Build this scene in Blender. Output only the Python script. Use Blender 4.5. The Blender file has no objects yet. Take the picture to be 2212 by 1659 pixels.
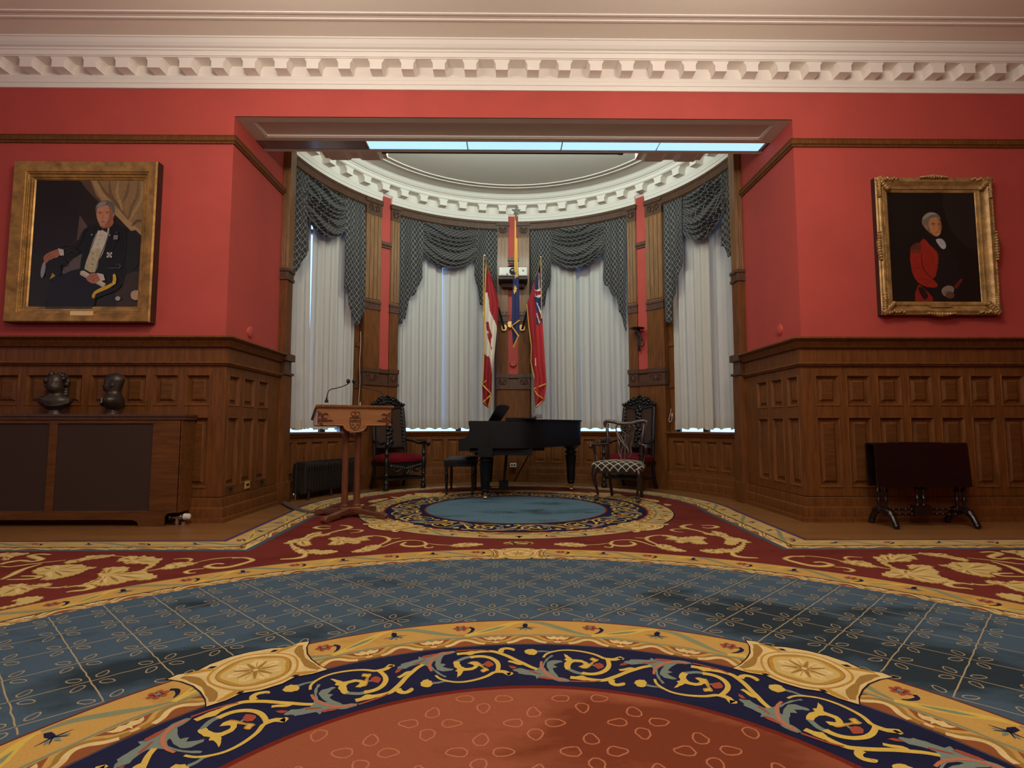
import bpy, bmesh, math, random
from mathutils import Vector, Matrix
from mathutils.geometry import tessellate_polygon
PI = math.pi
S, Cc = math.sin, math.cos
rnd = random.Random(7)
SC = bpy.context.scene
COL = SC.collection

# ------------------------------------------------------------------ materials
def lin(c):
    return tuple((v/255/12.92 if v/255 <= .04045 else ((v/255+.055)/1.055)**2.4) for v in c)

def sRGB(c):
    r = lin(c); return (r[0], r[1], r[2], 1)

M = {}
def mat(name, col, rough=.6, metal=0, var=0, vscale=6, bump=0, bscale=60, spec=.5, coat=0,
        stretch=(1, 1, 1), col2=None, emit=None, estr=0, sheen=0):
    m = bpy.data.materials.new(name); m.use_nodes = True
    nt = m.node_tree; N = nt.nodes; L = nt.links
    b = N['Principled BSDF']
    b.inputs['Base Color'].default_value = sRGB(col)
    b.inputs['Roughness'].default_value = rough
    b.inputs['Metallic'].default_value = metal
    b.inputs['Specular IOR Level'].default_value = spec
    b.inputs['Coat Weight'].default_value = coat
    b.inputs['Coat Roughness'].default_value = .15
    if sheen:
        b.inputs['Sheen Weight'].default_value = sheen
    if var or bump:
        tc = N.new('ShaderNodeTexCoord'); mp = N.new('ShaderNodeMapping')
        mp.inputs['Scale'].default_value = stretch
        L.new(tc.outputs['Object'], mp.inputs['Vector'])
    if var:
        nz = N.new('ShaderNodeTexNoise'); nz.inputs['Scale'].default_value = vscale
        nz.inputs['Detail'].default_value = 5; nz.inputs['Roughness'].default_value = .6
        L.new(mp.outputs['Vector'], nz.inputs['Vector'])
        rp = N.new('ShaderNodeValToRGB')
        rp.color_ramp.elements[0].position = .3; rp.color_ramp.elements[1].position = .7
        c2 = col2 or tuple(v*(1-var) for v in col)
        rp.color_ramp.elements[0].color = sRGB(c2)
        rp.color_ramp.elements[1].color = sRGB(col)
        L.new(nz.outputs['Fac'], rp.inputs['Fac']); L.new(rp.outputs['Color'], b.inputs['Base Color'])
    if bump:
        n2 = N.new('ShaderNodeTexNoise'); n2.inputs['Scale'].default_value = bscale
        n2.inputs['Detail'].default_value = 3
        L.new(mp.outputs['Vector'], n2.inputs['Vector'])
        bp = N.new('ShaderNodeBump'); bp.inputs['Strength'].default_value = bump
        bp.inputs['Distance'].default_value = .01
        L.new(n2.outputs['Fac'], bp.inputs['Height']); L.new(bp.outputs['Normal'], b.inputs['Normal'])
    if emit:
        b.inputs['Emission Color'].default_value = sRGB(emit); b.inputs['Emission Strength'].default_value = estr
    M[name] = m
    return m

def nodes_of(m): return m.node_tree.nodes, m.node_tree.links, m.node_tree.nodes['Principled BSDF']

mat('red_paint', (186, 74, 65), .75, var=.06, vscale=2.2, bump=.05, bscale=180)
mat('plaster', (236, 229, 220), .8, bump=.03, bscale=90)
mat('soffit_paint', (214, 202, 188), .85)
mat('ceiling_paint', (240, 231, 214), .85, bump=.03, bscale=90)
mat('bay_ceiling_paint', (224, 220, 210), .85, bump=.03, bscale=90)
mat('oak', (124, 74, 30), .58, var=.3, vscale=7, bump=.12, bscale=70, stretch=(5, 5, .5), spec=.3)
mat('oak_flat', (112, 68, 28), .6, var=.28, vscale=6, bump=.1, bscale=60, stretch=(.6, 5, 5), spec=.25)
mat('oak_dark', (92, 58, 36), .45, var=.3, vscale=9, bump=.25, bscale=50, stretch=(3, 3, 1))
mat('oak_pale', (148, 104, 60), .4, var=.28, vscale=7, bump=.15, bscale=70, stretch=(6, 6, .45), coat=.15)
mat('lectern_oak', (162, 108, 64), .4, var=.18, vscale=6, bump=.08, bscale=70, stretch=(.6, 4, 4), coat=.2)
mat('lectern_red', (118, 66, 38), .35, var=.25, vscale=8, bump=.1, bscale=50, stretch=(4, 4, .6), coat=.3)
mat('carved_dark', (27, 23, 21), .38, var=.4, vscale=18, bump=.5, bscale=40)
mat('mahogany', (52, 30, 25), .25, var=.4, vscale=8, bump=.1, bscale=40, stretch=(3, 3, .6), coat=.5)
mat('mahogany_top', (24, 11, 12), .3, var=.3, vscale=6, stretch=(.5, 4, 4), coat=.3)
mat('mahogany_worn', (88, 68, 60), .28, var=.5, vscale=14, bump=.1, bscale=40, coat=.5)
mat('piano_black', (8, 10, 15), .5, spec=.3)
mat('piano_leather', (22, 23, 27), .5, bump=.1, bscale=60)
mat('brass', (216, 190, 140), .25, 1)
mat('brass_plaque', (226, 188, 118), .4, .4)
mat('gold_leaf', (198, 150, 80), .4, .55, var=.35, vscale=9, bump=.2, bscale=50)
mat('gold_old', (196, 156, 96), .45, .35, var=.35, vscale=12, bump=.3, bscale=60)
mat('gold_dark', (96, 62, 34), .45, .4, var=.4, vscale=9, bump=.2, bscale=50)
mat('frame_side', (58, 32, 22), .55, var=.2)
mat('bronze', (84, 74, 66), .42, .55, var=.4, vscale=12, bump=.3, bscale=45)
mat('iron', (50, 44, 40), .5, .3, var=.25, vscale=20, bump=.2, bscale=90)
mat('grille_cloth', (58, 38, 29), .9, bump=.3, bscale=400)
mat('black', (14, 13, 13), .6)
mat('dark_steel', (46, 44, 44), .4, .7)
mat('chrome', (190, 186, 180), .22, 1)
mat('white_plastic', (222, 220, 212), .4)
mat('grey_plastic', (112, 112, 114), .45)
mat('red_velvet', (112, 12, 26), .95, spec=.2, var=.3, vscale=5)
mat('cord_white', (196, 192, 184), .6)
mat('red_disc', (190, 74, 66), .35)
mat('cable_cover', (92, 78, 68), .7)
mat('gold_fringe', (212, 164, 70), .7, bump=.5, bscale=200)
mat('flag_pole', (132, 112, 84), .4, .3)
mat('flag_red', (150, 26, 36), .8); mat('flag_white', (216, 206, 190), .8)
mat('flag_blue', (32, 38, 84), .8); mat('flag_gold', (222, 178, 78), .75); mat('flag_ensign', (176, 40, 46), .8)
mat('lens_glass', (12, 12, 16), .08, coat=1)
mat('lamp_dark', (128, 118, 120), .25, coat=.3)
mat('wall_back', (150, 60, 52), .8)

# floor: narrow oak strip parquet
def floor_mat():
    m = mat('parquet', (112, 74, 44), .42, coat=.15)
    N, L, b = nodes_of(m)
    tc = N.new('ShaderNodeTexCoord'); mp = N.new('ShaderNodeMapping')
    L.new(tc.outputs['Object'], mp.inputs['Vector'])
    br = N.new('ShaderNodeTexBrick'); br.inputs['Scale'].default_value = 1
    br.inputs['Brick Width'].default_value = 1.1; br.inputs['Row Height'].default_value = .06
    br.inputs['Mortar Size'].default_value = .0012
    br.inputs['Color1'].default_value = sRGB((152, 108, 62)); br.inputs['Color2'].default_value = sRGB((134, 92, 50))
    br.inputs['Mortar'].default_value = sRGB((92, 62, 40))
    L.new(mp.outputs['Vector'], br.inputs['Vector'])
    mp2 = N.new('ShaderNodeMapping'); mp2.inputs['Scale'].default_value = (2, 40, 1)
    L.new(tc.outputs['Object'], mp2.inputs['Vector'])
    nz = N.new('ShaderNodeTexNoise'); nz.inputs['Scale'].default_value = 2; nz.inputs['Detail'].default_value = 6
    L.new(mp2.outputs['Vector'], nz.inputs['Vector'])
    mx = N.new('ShaderNodeMix'); mx.data_type = 'RGBA'; mx.blend_type = 'MULTIPLY'
    rp = N.new('ShaderNodeValToRGB'); rp.color_ramp.elements[0].position = .3
    rp.color_ramp.elements[0].color = (.55, .5, .45, 1); rp.color_ramp.elements[1].color = (1, 1, 1, 1)
    L.new(nz.outputs['Fac'], rp.inputs['Fac'])
    mx.inputs['Factor'].default_value = .6
    L.new(br.outputs['Color'], mx.inputs['A']); L.new(rp.outputs['Color'], mx.inputs['B'])
    L.new(mx.outputs['Result'], b.inputs['Base Color'])
floor_mat()

# fabric with a woven diamond trellis, driven by the cloth's own UVs (metres)
def lattice_mat(name, base, line, cell, width, base2=None, uvscale=1, rough=.75):
    m = mat(name, base, rough, sheen=.1)
    N, L, b = nodes_of(m)
    uv = N.new('ShaderNodeUVMap'); sp = N.new('ShaderNodeSeparateXYZ')
    L.new(uv.outputs['UV'], sp.inputs['Vector'])
    def mth(op, a, bb=None):
        n = N.new('ShaderNodeMath'); n.operation = op
        for i, v in enumerate((a, bb)):
            if v is None: continue
            if isinstance(v, (int, float)): n.inputs[i].default_value = v
            else: L.new(v, n.inputs[i])
        return n.outputs[0]
    k = uvscale/cell
    x = mth('MULTIPLY', sp.outputs[0], k); y = mth('MULTIPLY', sp.outputs[1], k)
    ds = []
    for v in (mth('ADD', x, y), mth('SUBTRACT', x, y)):
        f = mth('FRACT', mth('ADD', v, 100.0))
        ds.append(mth('ABSOLUTE', mth('SUBTRACT', f, .5)))
    mn = mth('MINIMUM', ds[0], ds[1])
    ln = mth('LESS_THAN', mn, width)
    mx = N.new('ShaderNodeMix'); mx.data_type = 'RGBA'
    mx.inputs['A'].default_value = sRGB(base); mx.inputs['B'].default_value = sRGB(line)
    L.new(ln, mx.inputs['Factor']); L.new(mx.outputs['Result'], b.inputs['Base Color'])
lattice_mat('drape', (30, 34, 43), (172, 166, 148), .102, .034)
lattice_mat('seat_fabric', (26, 28, 36), (200, 190, 156), .105, .075)

def sheer_mat():
    m = mat('sheer', (192, 188, 177), .9)
    N, L, b = nodes_of(m)
    tr = N.new('ShaderNodeBsdfTranslucent'); tr.inputs['Color'].default_value = sRGB((205, 200, 190))
    mx = N.new('ShaderNodeMixShader'); mx.inputs['Fac'].default_value = .03
    out = N['Material Output']
    L.new(b.outputs['BSDF'], mx.inputs[1]); L.new(tr.outputs['BSDF'], mx.inputs[2]); L.new(mx.outputs['Shader'], out.inputs['Surface'])
sheer_mat()

def glass_mat():
    m = bpy.data.materials.new('window_glass'); m.use_nodes = True
    N, L = m.node_tree.nodes, m.node_tree.links
    N.remove(N['Principled BSDF'])
    g = N.new('ShaderNodeBsdfGlossy'); g.inputs['Roughness'].default_value = .02
    t = N.new('ShaderNodeBsdfTransparent'); t.inputs['Color'].default_value = (.93, .96, 1, 1)
    fr = N.new('ShaderNodeFresnel'); mx = N.new('ShaderNodeMixShader')
    L.new(fr.outputs[0], mx.inputs['Fac']); L.new(t.outputs[0], mx.inputs[1]); L.new(g.outputs[0], mx.inputs[2])
    L.new(mx.outputs[0], N['Material Output'].inputs['Surface'])
    M['window_glass'] = m
glass_mat()

# ------------------------------------------------------------------ mesh builder
class MB:
    def __init__(s): s.v = []; s.f = []; s.m = []; s.uv = {}
    def vert(s, p): s.v.append(tuple(p)); return len(s.v)-1
    def face(s, idx, m=0, uv=None):
        s.f.append(tuple(idx)); s.m.append(m)
        if uv: s.uv[len(s.f)-1] = uv
    def poly(s, pts, m=0): s.face([s.vert(p) for p in pts], m)
    def box(s, x0, x1, y0, y1, z0, z1, m=0, T=None):
        c = [(x, y, z) for z in (z0, z1) for y in (y0, y1) for x in (x0, x1)]
        if T: c = [T(*p) for p in c]
        i = [s.vert(p) for p in c]
        for q in ((0, 2, 3, 1), (4, 5, 7, 6), (0, 1, 5, 4), (2, 6, 7, 3), (0, 4, 6, 2), (1, 3, 7, 5)):
            s.face([i[k] for k in q], m)
        return s
    def rows(s, rows, m=0, closed=False, uvs=None, mf=None):
        n = len(rows[0]); ids = [[s.vert(p) for p in r] for r in rows]
        for a in range(len(rows)-1):
            for b in range(n if closed else n-1):
                c = (b+1) % n
                mm = mf(a, b) if mf else m
                u = None
                if uvs: u = [uvs[a][b], uvs[a][c], uvs[a+1][c], uvs[a+1][b]]
                s.face((ids[a][b], ids[a][c], ids[a+1][c], ids[a+1][b]), mm, u)
        return ids
    def cap(s, ids, m=0, rev=False): s.face(ids[::-1] if rev else ids, m)
    def tube(s, pts, r, seg=10, m=0, flat=1.0, caps=True):
        pts = [Vector(p) for p in pts]; n = len(pts)
        rr = r if isinstance(r, (list, tuple)) else [r]*n
        up = None; rows = []
        for i, p in enumerate(pts):
            t = (pts[min(i+1, n-1)]-pts[max(i-1, 0)])
            if t.length < 1e-9: t = Vector((0, 0, 1))
            t.normalize()
            if up is None:
                up = Vector((0, 0, 1)) if abs(t.z) < .9 else Vector((0, 1, 0))
            a = t.cross(up)
            if a.length < 1e-6: a = t.cross(Vector((1, 0, 0)))
            a.normalize(); b = a.cross(t).normalized(); up = b
            rows.append([p+a*(Cc(k*2*PI/seg)*rr[i])+b*(S(k*2*PI/seg)*rr[i]*flat) for k in range(seg)])
        ids = s.rows(rows, m, True)
        if caps: s.cap(ids[0], m); s.cap(ids[-1], m, True)
        return s
    def lathe(s, prof, c=(0, 0, 0), seg=16, m=0, sx=1, sy=1):
        rows = [[(c[0]+r*Cc(k*2*PI/seg)*sx, c[1]+r*S(k*2*PI/seg)*sy, c[2]+z) for k in range(seg)] for r, z in prof]
        ids = s.rows(rows, m, True)
        s.cap(ids[0], m); s.cap(ids[-1], m, True)
        return s
    def ball(s, c, r, seg=12, m=0, T=None):
        rx, ry, rz = r if isinstance(r, (tuple, list)) else (r, r, r)
        rows = []
        nn = max(6, seg//2+2)
        for j in range(nn+1):
            a = -PI/2+PI*j/nn
            a = max(-PI/2+.04, min(PI/2-.04, a))
            rows.append([(c[0]+rx*Cc(a)*Cc(k*2*PI/seg), c[1]+ry*Cc(a)*S(k*2*PI/seg), c[2]+rz*S(a)) for k in range(seg)])
        if T: rows = [[T(*p) for p in r_] for r_ in rows]
        ids = s.rows(rows, m, True); s.cap(ids[0], m); s.cap(ids[-1], m, True)
        return s
    def prism(s, poly, d0, d1, T, m=0, msides=None):
        """extrude a 2-D outline; T(u, v, d) places it"""
        a = [s.vert(T(u, v, d0)) for u, v in poly]; b = [s.vert(T(u, v, d1)) for u, v in poly]
        n = len(poly)
        for i in range(n):
            j = (i+1) % n
            s.face((a[i], a[j], b[j], b[i]), m if msides is None else msides)
        for tri in tessellate_polygon([[Vector((u, v, 0)) for u, v in poly]]):
            s.face([a[k] for k in tri], m); s.face([b[k] for k in tri[::-1]], m)
        return s
    def sweep(s, path, prof, m=0, caps=True):
        """profile (offset to the right of the path, z) swept along a 2-D path with mitres"""
        n = len(path); rows = []
        for i in range(n):
            def nrm(a, b):
                dx, dy = b[0]-a[0], b[1]-a[1]; l = math.hypot(dx, dy) or 1
                return (dy/l, -dx/l)
            if i == 0: nx, ny = nrm(path[0], path[1]); k = 1
            elif i == n-1: nx, ny = nrm(path[-2], path[-1]); k = 1
            else:
                a = nrm(path[i-1], path[i]); b = nrm(path[i], path[i+1])
                nx, ny = a[0]+b[0], a[1]+b[1]; l = math.hypot(nx, ny); nx /= l; ny /= l
                k = 1/max(.3, nx*a[0]+ny*a[1])
            rows.append([(path[i][0]+nx*o*k, path[i][1]+ny*o*k, z) for o, z in prof])
        ids = s.rows(rows, m)
        if caps and len(prof) > 2: s.cap(ids[0], m); s.cap(ids[-1], m, True)
        return s
    def build(s, name, mats, parent=None, loc=None, smooth=None, bevel=0, sub=0, fixn=True):
        me = bpy.data.meshes.new(name)
        off = Vector(loc) if loc is not None else Vector((0, 0, 0))
        me.from_pydata([tuple(Vector(p)-off) for p in s.v], [], s.f)
        ms = mats if isinstance(mats, (list, tuple)) else [mats]
        for k in ms: me.materials.append(M[k])
        for p, mi in zip(me.polygons, s.m): p.material_index = mi
        if s.uv:
            ul = me.uv_layers.new(name='UVMap')
            for fi, us in s.uv.items():
                p = me.polygons[fi]
                for li, u in zip(p.loop_indices, us): ul.data[li].uv = u
        me.validate(); me.update()
        if fixn:
            bm = bmesh.new(); bm.from_mesh(me)
            bmesh.ops.recalc_face_normals(bm, faces=bm.faces); bm.to_mesh(me); bm.free()
        if smooth is not None:
            me.shade_smooth(); me.set_sharp_from_angle(angle=math.radians(smooth))
        o = bpy.data.objects.new(name, me); COL.objects.link(o)
        if parent is not None: o.parent = parent
        elif loc is not None: o.location = loc
        if bevel:
            b = o.modifiers.new('bevel', 'BEVEL'); b.width = bevel; b.segments = 2; b.limit_method = 'ANGLE'; b.angle_limit = math.radians(40)
        if sub:
            b = o.modifiers.new('sub', 'SUBSURF'); b.levels = sub; b.render_levels = sub
        return o

def tag(o, label=None, cat=None, group=None, kind=None):
    if label: o['label'] = label
    if cat: o['category'] = cat
    if group: o['group'] = group
    if kind: o['kind'] = kind
    return o

def thing(name, label, cat, loc=(0, 0, 0), rz=0, group=None):
    o = bpy.data.objects.new(name, None); COL.objects.link(o)
    o.location = loc; o.rotation_euler = (0, 0, rz); o.empty_display_size = .1
    return tag(o, label, cat, group)

def struct(o): o['kind'] = 'structure'; return o

def copy_tree(o, parent=None):
    c = o.copy(); COL.objects.link(c)
    if parent is not None: c.parent = parent
    for ch in list(o.children): copy_tree(ch, c)
    return c

def inpoly(x, y, P_):
    c = False; j = len(P_)-1
    for i in range(len(P_)):
        if (P_[i][1] > y) != (P_[j][1] > y) and x < (P_[j][0]-P_[i][0])*(y-P_[i][1])/(P_[j][1]-P_[i][1])+P_[i][0]: c = not c
        j = i
    return c

def bez(p0, p1, p2, p3, n=8):
    out = []
    for i in range(n+1):
        t = i/n; a = (1-t)**3; b = 3*t*(1-t)**2; c = 3*t*t*(1-t); d = t**3
        out.append(tuple(a*p0[k]+b*p1[k]+c*p2[k]+d*p3[k] for k in range(len(p0))))
    return out

def cr(pts, n=6, closed=False):
    """Catmull-Rom through points"""
    out = []; N_ = len(pts)
    rng = range(N_ if closed else N_-1)
    g = (lambda i: pts[i % N_]) if closed else (lambda i: pts[max(0, min(N_-1, i))])
    for i in rng:
        p0, p1, p2, p3 = g(i-1), g(i), g(i+1), g(i+2)
        for k in range(n):
            t = k/n
            out.append(tuple(.5*(2*p1[j]+(p2[j]-p0[j])*t+(2*p0[j]-5*p1[j]+4*p2[j]-p3[j])*t*t+(3*p1[j]-p0[j]-3*p2[j]+p3[j])*t**3) for j in range(len(p1))))
    if not closed: out.append(tuple(pts[-1]))
    return out

# ------------------------------------------------------------------ camera (a phone at seated height, wide lens)
FPX, W_, H_ = 1180., 2212, 1659
CAMX, CAMZ = -.09, .95
PITCH, YAW = math.atan(92/FPX), math.radians(.6)
cd = bpy.data.cameras.new('camera'); cam = bpy.data.objects.new('camera', cd); COL.objects.link(cam)
cd.sensor_width = 36; cd.lens = FPX/W_*36; cd.clip_start = .05; cd.clip_end = 100
cam.location = (CAMX, 0, CAMZ); cam.rotation_euler = (PI/2+PITCH, 0, -YAW)
SC.camera = cam
SC.view_settings.view_transform = 'Standard'; SC.view_settings.look = 'None'
SC.view_settings.gamma = 1; SC.view_settings.use_curve_mapping = False
SC.view_settings.exposure = 0
SC.cycles.use_denoising = True
SC.cycles.max_bounces = 8; SC.cycles.diffuse_bounces = 5; SC.cycles.transparent_max_bounces = 12
SC.cycles.sample_clamp_indirect = 6

def survey(px, py, y):
    """a sight line of the survey camera met with the upright plane Y = y (gives a real position in the room)"""
    u = (px-W_/2)/FPX; v = -(py-H_/2)/FPX
    f = (S(YAW)*Cc(PITCH), Cc(YAW)*Cc(PITCH), S(PITCH)); r = (Cc(YAW), -S(YAW), 0)
    up = (-S(YAW)*S(PITCH), -Cc(YAW)*S(PITCH), Cc(PITCH))
    d = [f[i]+u*r[i]+v*up[i] for i in range(3)]; t = y/d[1]
    return (CAMX+t*d[0], y, CAMZ+t*d[2])
# ================================================================== the room
FY = 5.6            # front wall plane
OX = 2.98           # half width of the alcove
BC = (0.0, 6.55)    # centre of the round bay
BR = 3.0
A0 = math.radians(.6)
def pol(deg, R, z=None):
    a = math.radians(deg)
    p = (BC[0]+R*S(a), BC[1]+R*Cc(a))
    return p if z is None else (p[0], p[1], z)
def arc(d0, d1, R=BR, step=2.5):
    n = max(2, int(abs(d1-d0)/step)+1)
    return [pol(d0+(d1-d0)*i/n, R) for i in range(n+1)]

LP = [(-8, FY), (-OX, FY), (-OX, 6.97)]
RP = [(OX, 6.97), (OX, FY), (8, FY)]

b = MB(); b.box(-8, 8, -5, 10.6, -.12, 0); struct(b.build('floor', 'parquet'))
b = MB(); b.box(-8.2, 8.2, -5, 6.3, 4.93, 5.2); struct(b.build('ceiling', 'ceiling_paint'))
b = MB(); b.box(-8, -OX, FY, 6.99, 0, 5.0); b.box(-OX-.6, -OX, 6.99, 7.06, 0, 5.0); struct(b.build('wall_front_left', 'red_paint'))
b = MB(); b.box(OX, 8, FY, 6.99, 0, 5.0); b.box(OX, OX+.6, 6.99, 7.06, 0, 5.0); struct(b.build('wall_front_right', 'red_paint'))
b = MB(); b.box(-8.2, -8, -5, 6.99, 0, 5.0); struct(b.build('wall_left', 'wall_back'))
b = MB(); b.box(8, 8.2, -5, 6.99, 0, 5.0); struct(b.build('wall_right', 'wall_back'))
b = MB(); b.box(-8.2, 8.2, -5.2, -5, 0, 5.2); struct(b.build('wall_back', 'wall_back'))

# beam over the opening: red front, coffered plaster underside
b = MB()
b.box(-OX, OX, FY, 6.34, 4.29, 4.93, 0)
b.box(-OX, OX, 5.69, 6.33, 4.262, 4.289, 1)
b.box(-OX, OX, FY, FY+.012, 4.24, 4.29, 0)
z = 4.24
b.box(-OX, OX, FY+.002, 5.70, z, 4.28, 1); b.box(-OX, -2.83, 5.70, 6.02, z, 4.28, 1); b.box(2.83, OX, 5.70, 6.02, z, 4.28, 1)
b.box(-OX, OX, 6.02, 6.09, z, 4.28, 1); b.box(-OX, OX, 6.30, 6.345, z, 4.6, 1)
for (x0, x1, y0, y1) in ((-2.83, 2.83, 5.70, 5.718), (-2.83, 2.83, 6.0, 6.02), (-2.83, -2.81, 5.70, 6.02), (2.81, 2.83, 5.70, 6.02)):
    b.box(x0, x1, y0, y1, z+.006, 4.28, 2)
struct(b.build('wall_header', ['red_paint', 'soffit_paint', 'plaster']))
# coffered blocks hanging behind the beam at each side
for nm, x0, x1 in (('trim_coffer_left', -2.42, -1.62), ('trim_coffer_right', 1.58, 2.42)):
    b = MB(); b.box(x0, x1, 6.345, 6.82, 4.40, 4.62, 0)
    for i in range(2):
        cx = x0+(i+.5)*(x1-x0)/2+.0
        b.prism([(-.16, .0), (.16, .0), (.12, -.035), (-.12, -.035)], 6.40, 6.80, lambda u, v, d: (cx+u, d, 4.40+v), 1)
        b.box(cx-.095, cx+.095, 6.44, 6.79, 4.36, 4.37, 0)
    struct(b.build(nm, ['soffit_paint', 'plaster']))

# bay ceiling + wall shell behind everything
b = MB(); pts = arc(-96, 96, 3.7)
b.prism([(-3.6, 6.345)]+pts+[(3.6, 6.345)], 5.0, 5.2, lambda u, v, d: (u, v, d)); struct(b.build('ceiling_bay', 'bay_ceiling_paint'))

# cornices ------------------------------------------------------
CP = [(0, 4.538), (.018, 4.538), (.022, 4.585), (.03, 4.588), (.032, 4.625), (.036, 4.632), (.04, 4.655), (.032, 4.668), (.02, 4.67),
      (.02, 4.782), (.165, 4.782), (.17, 4.79), (.18, 4.79), (.18, 4.838), (.195, 4.842), (.2, 4.856), (.225, 4.862), (.25, 4.885), (.272, 4.915), (.285, 4.92), (.285, 4.935), (0, 4.935)]
def modillion(b, T, m=0):
    """block under the cornice shelf; T(u sideways, d outwards, z)"""
    w, c = .062, .083
    out = [(-w, 0), (w, 0), (w, .07), (w+.006, .078), (c-.006, .098), (c, .1), (c, .114), (-c, .114), (-c, .1), (-c+.006, .098), (-w-.006, .078), (-w, .07)]
    b.prism(out, .02, .155, lambda u, v, d: T(u, d, 4.668+v), m)
    b.box(-w, w, .155, .163, 0, .075, m, T=lambda u, d, z: T(u, d, 4.668+z))
b = MB()
b.sweep([(-8, FY), (8, FY)], CP)
for k in range(-24, 25):
    cx = .025+.329*(k+.5)
    if abs(cx) < 7.8: modillion(b, lambda u, d, z: (cx+u, FY-d, z))
for d in (.53, .61): b.box(-8, 8, FY-d-.011, FY-d+.011, 4.921, 4.932)
struct(b.build('trim_cornice', 'plaster'))
b = MB()
zo = .075
full = arc(-92, 92, BR, 2)
up = [(o, z_+zo) for o, z_ in CP[7:]]; lo = [(o, z_+zo) for o, z_ in CP[:8]]+[(0, 4.743)]
b.sweep(full, [(-.05, 4.742)]+up[1:-1]+[(-.05, 5.01)])
STRIPS = [(-45.0, -41.6), (-1.1, 2.3), (42.9, 46.3)]
cuts = [-92, -45.0, -41.6, -1.1, 2.3, 42.9, 46.3, 92]
for i in range(0, len(cuts), 2): b.sweep(arc(cuts[i], cuts[i+1], BR, 2), [(-.05, 4.6)]+lo)
for s0, s1 in STRIPS: b.sweep(arc(s0-.3, s1+.3, BR+.03, 1), [(-.05, 4.70), (.0, 4.70), (.04, 4.745), (-.05, 4.745)])
k = -88+.01
for i in range(-13, 13):
    a = (i+.5)*7.05+.3
    if abs(a) > 90: continue
    modillion(b, lambda u, d, z: (pol(a+math.degrees(u/(BR-d)), BR-d)+(z+zo,)))
for R in (2.45, 2.345): b.sweep(arc(-90, 90, R+.011, 2), [(0, 5.0), (0, 4.989), (.018, 4.989), (.018, 5.0)])
struct(b.build('trim_cornice_bay', 'plaster'))

# wainscot -------------------------------------------------------
def panels(b, T, U0, U1, V0, V1, cols, rows, dep=.03, m=0, m2=0, usub=0):
    us = sorted({U0, U1, *[c for p in cols for c in p]}); vs = sorted({V0, V1, *[c for p in rows for c in p]})
    for i in range(len(us)-1):
        for j in range(len(vs)-1):
            u0, u1, v0, v1 = us[i], us[i+1], vs[j], vs[j+1]
            if (u0, u1) in cols and (v0, v1) in rows:
                du = (U1-U0)/abs(U1-U0)
                ku = usub or 1
                def ring(t, d): return [T(u0+t*ku, v0+t, d), T(u1-t*ku, v0+t, d), T(u1-t*ku, v1-t, d), T(u0+t*ku, v1-t, d)]
                r = [ring(-.006, 0), ring(-.002, -.007), ring(.006, -.006), ring(.016, .01), ring(.02, dep), ring(.042, dep), ring(.052, dep*.75), ring(.066, dep*.35)]
                ids = b.rows(r, m, True); b.cap(ids[-1], m2)
            else:
                b.poly([T(u0, v0, 0), T(u1, v0, 0), T(u1, v1, 0), T(u0, v1, 0)], m)
BASE = [(0, .275), (.03, .27), (.035, .245), (.05, .235), (.055, .2), (.055, .15), (.07, .14), (.075, .12), (.075, .045), (.095, .04), (.1, 0), (0, 0)]
CAPP = [(0, 1.862), (.095, 1.862), (.1, 1.845), (.085, 1.832), (.06, 1.822), (.055, 1.812), (.062, 1.806), (.05, 1.79), (.035, 1.77), (.03, 1.76), (0, 1.755)]
MIDP = [(0, 1.61), (.035, 1.605), (.04, 1.592), (.028, 1.582), (.022, 1.57), (0, 1.565)]
RAILP = [(0, 3.93), (.018, 3.93), (.022, 3.95), (.035, 3.955), (.04, 3.985), (.03, 4.0), (.038, 4.012), (0, 4.018)]
WT = .045
rowsF = [(.34, 1.045), (1.165, 1.475)]
colsL = [(round(-3.093-.243-.3205*i, 4), round(-3.093-.3205*i, 4)) for i in range(14)]
colsR = [(round(3.083+.3205*i, 4), round(3.083+.24+.3205*i, 4)) for i in range(14)]
sd = [(5.62, 5.84), (5.94, 6.19), (6.29, 6.54)]
b = MB()
panels(b, lambda u, v, d: (u, FY-WT+d, v), -8, -OX+WT, .25, 1.78, colsL, rowsF, m=0, m2=1)
panels(b, lambda u, v, d: (-OX+WT-d, u, v), FY-WT, 6.97, .25, 1.78, sd, rowsF)
b.sweep(LP, [(WT+o, z_) if o else (0, z_) for o, z_ in CAPP]); b.sweep(LP, [(WT+o, z_) if o else (0, z_) for o, z_ in MIDP])
wl = b.build('trim_wainscot_left', ['oak', 'oak_flat'], smooth=25); struct(wl)
b = MB()
panels(b, lambda u, v, d: (u, FY-WT+d, v), OX-WT, 8, .25, 1.78, colsR, rowsF, m=0, m2=1)
panels(b, lambda u, v, d: (OX-WT+d, u, v), FY-WT, 6.97, .25, 1.78, sd, rowsF)
b.sweep(RP, [(WT+o, z_) if o else (0, z_) for o, z_ in CAPP]); b.sweep(RP, [(WT+o, z_) if o else (0, z_) for o, z_ in MIDP])
struct(b.build('trim_wainscot_right', ['oak', 'oak_flat'], smooth=25))
b = MB(); b.sweep(LP, BASE); struct(b.build('baseboard_left', 'oak', smooth=25))
b = MB(); b.sweep(RP, BASE); struct(b.build('baseboard_right', 'oak', smooth=25))
b = MB(); b.sweep(LP, RAILP); struct(b.build('trim_picture_rail_left', 'oak', smooth=25))
b = MB(); b.sweep(RP, RAILP); struct(b.build('trim_picture_rail_right', 'oak', smooth=25))

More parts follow.
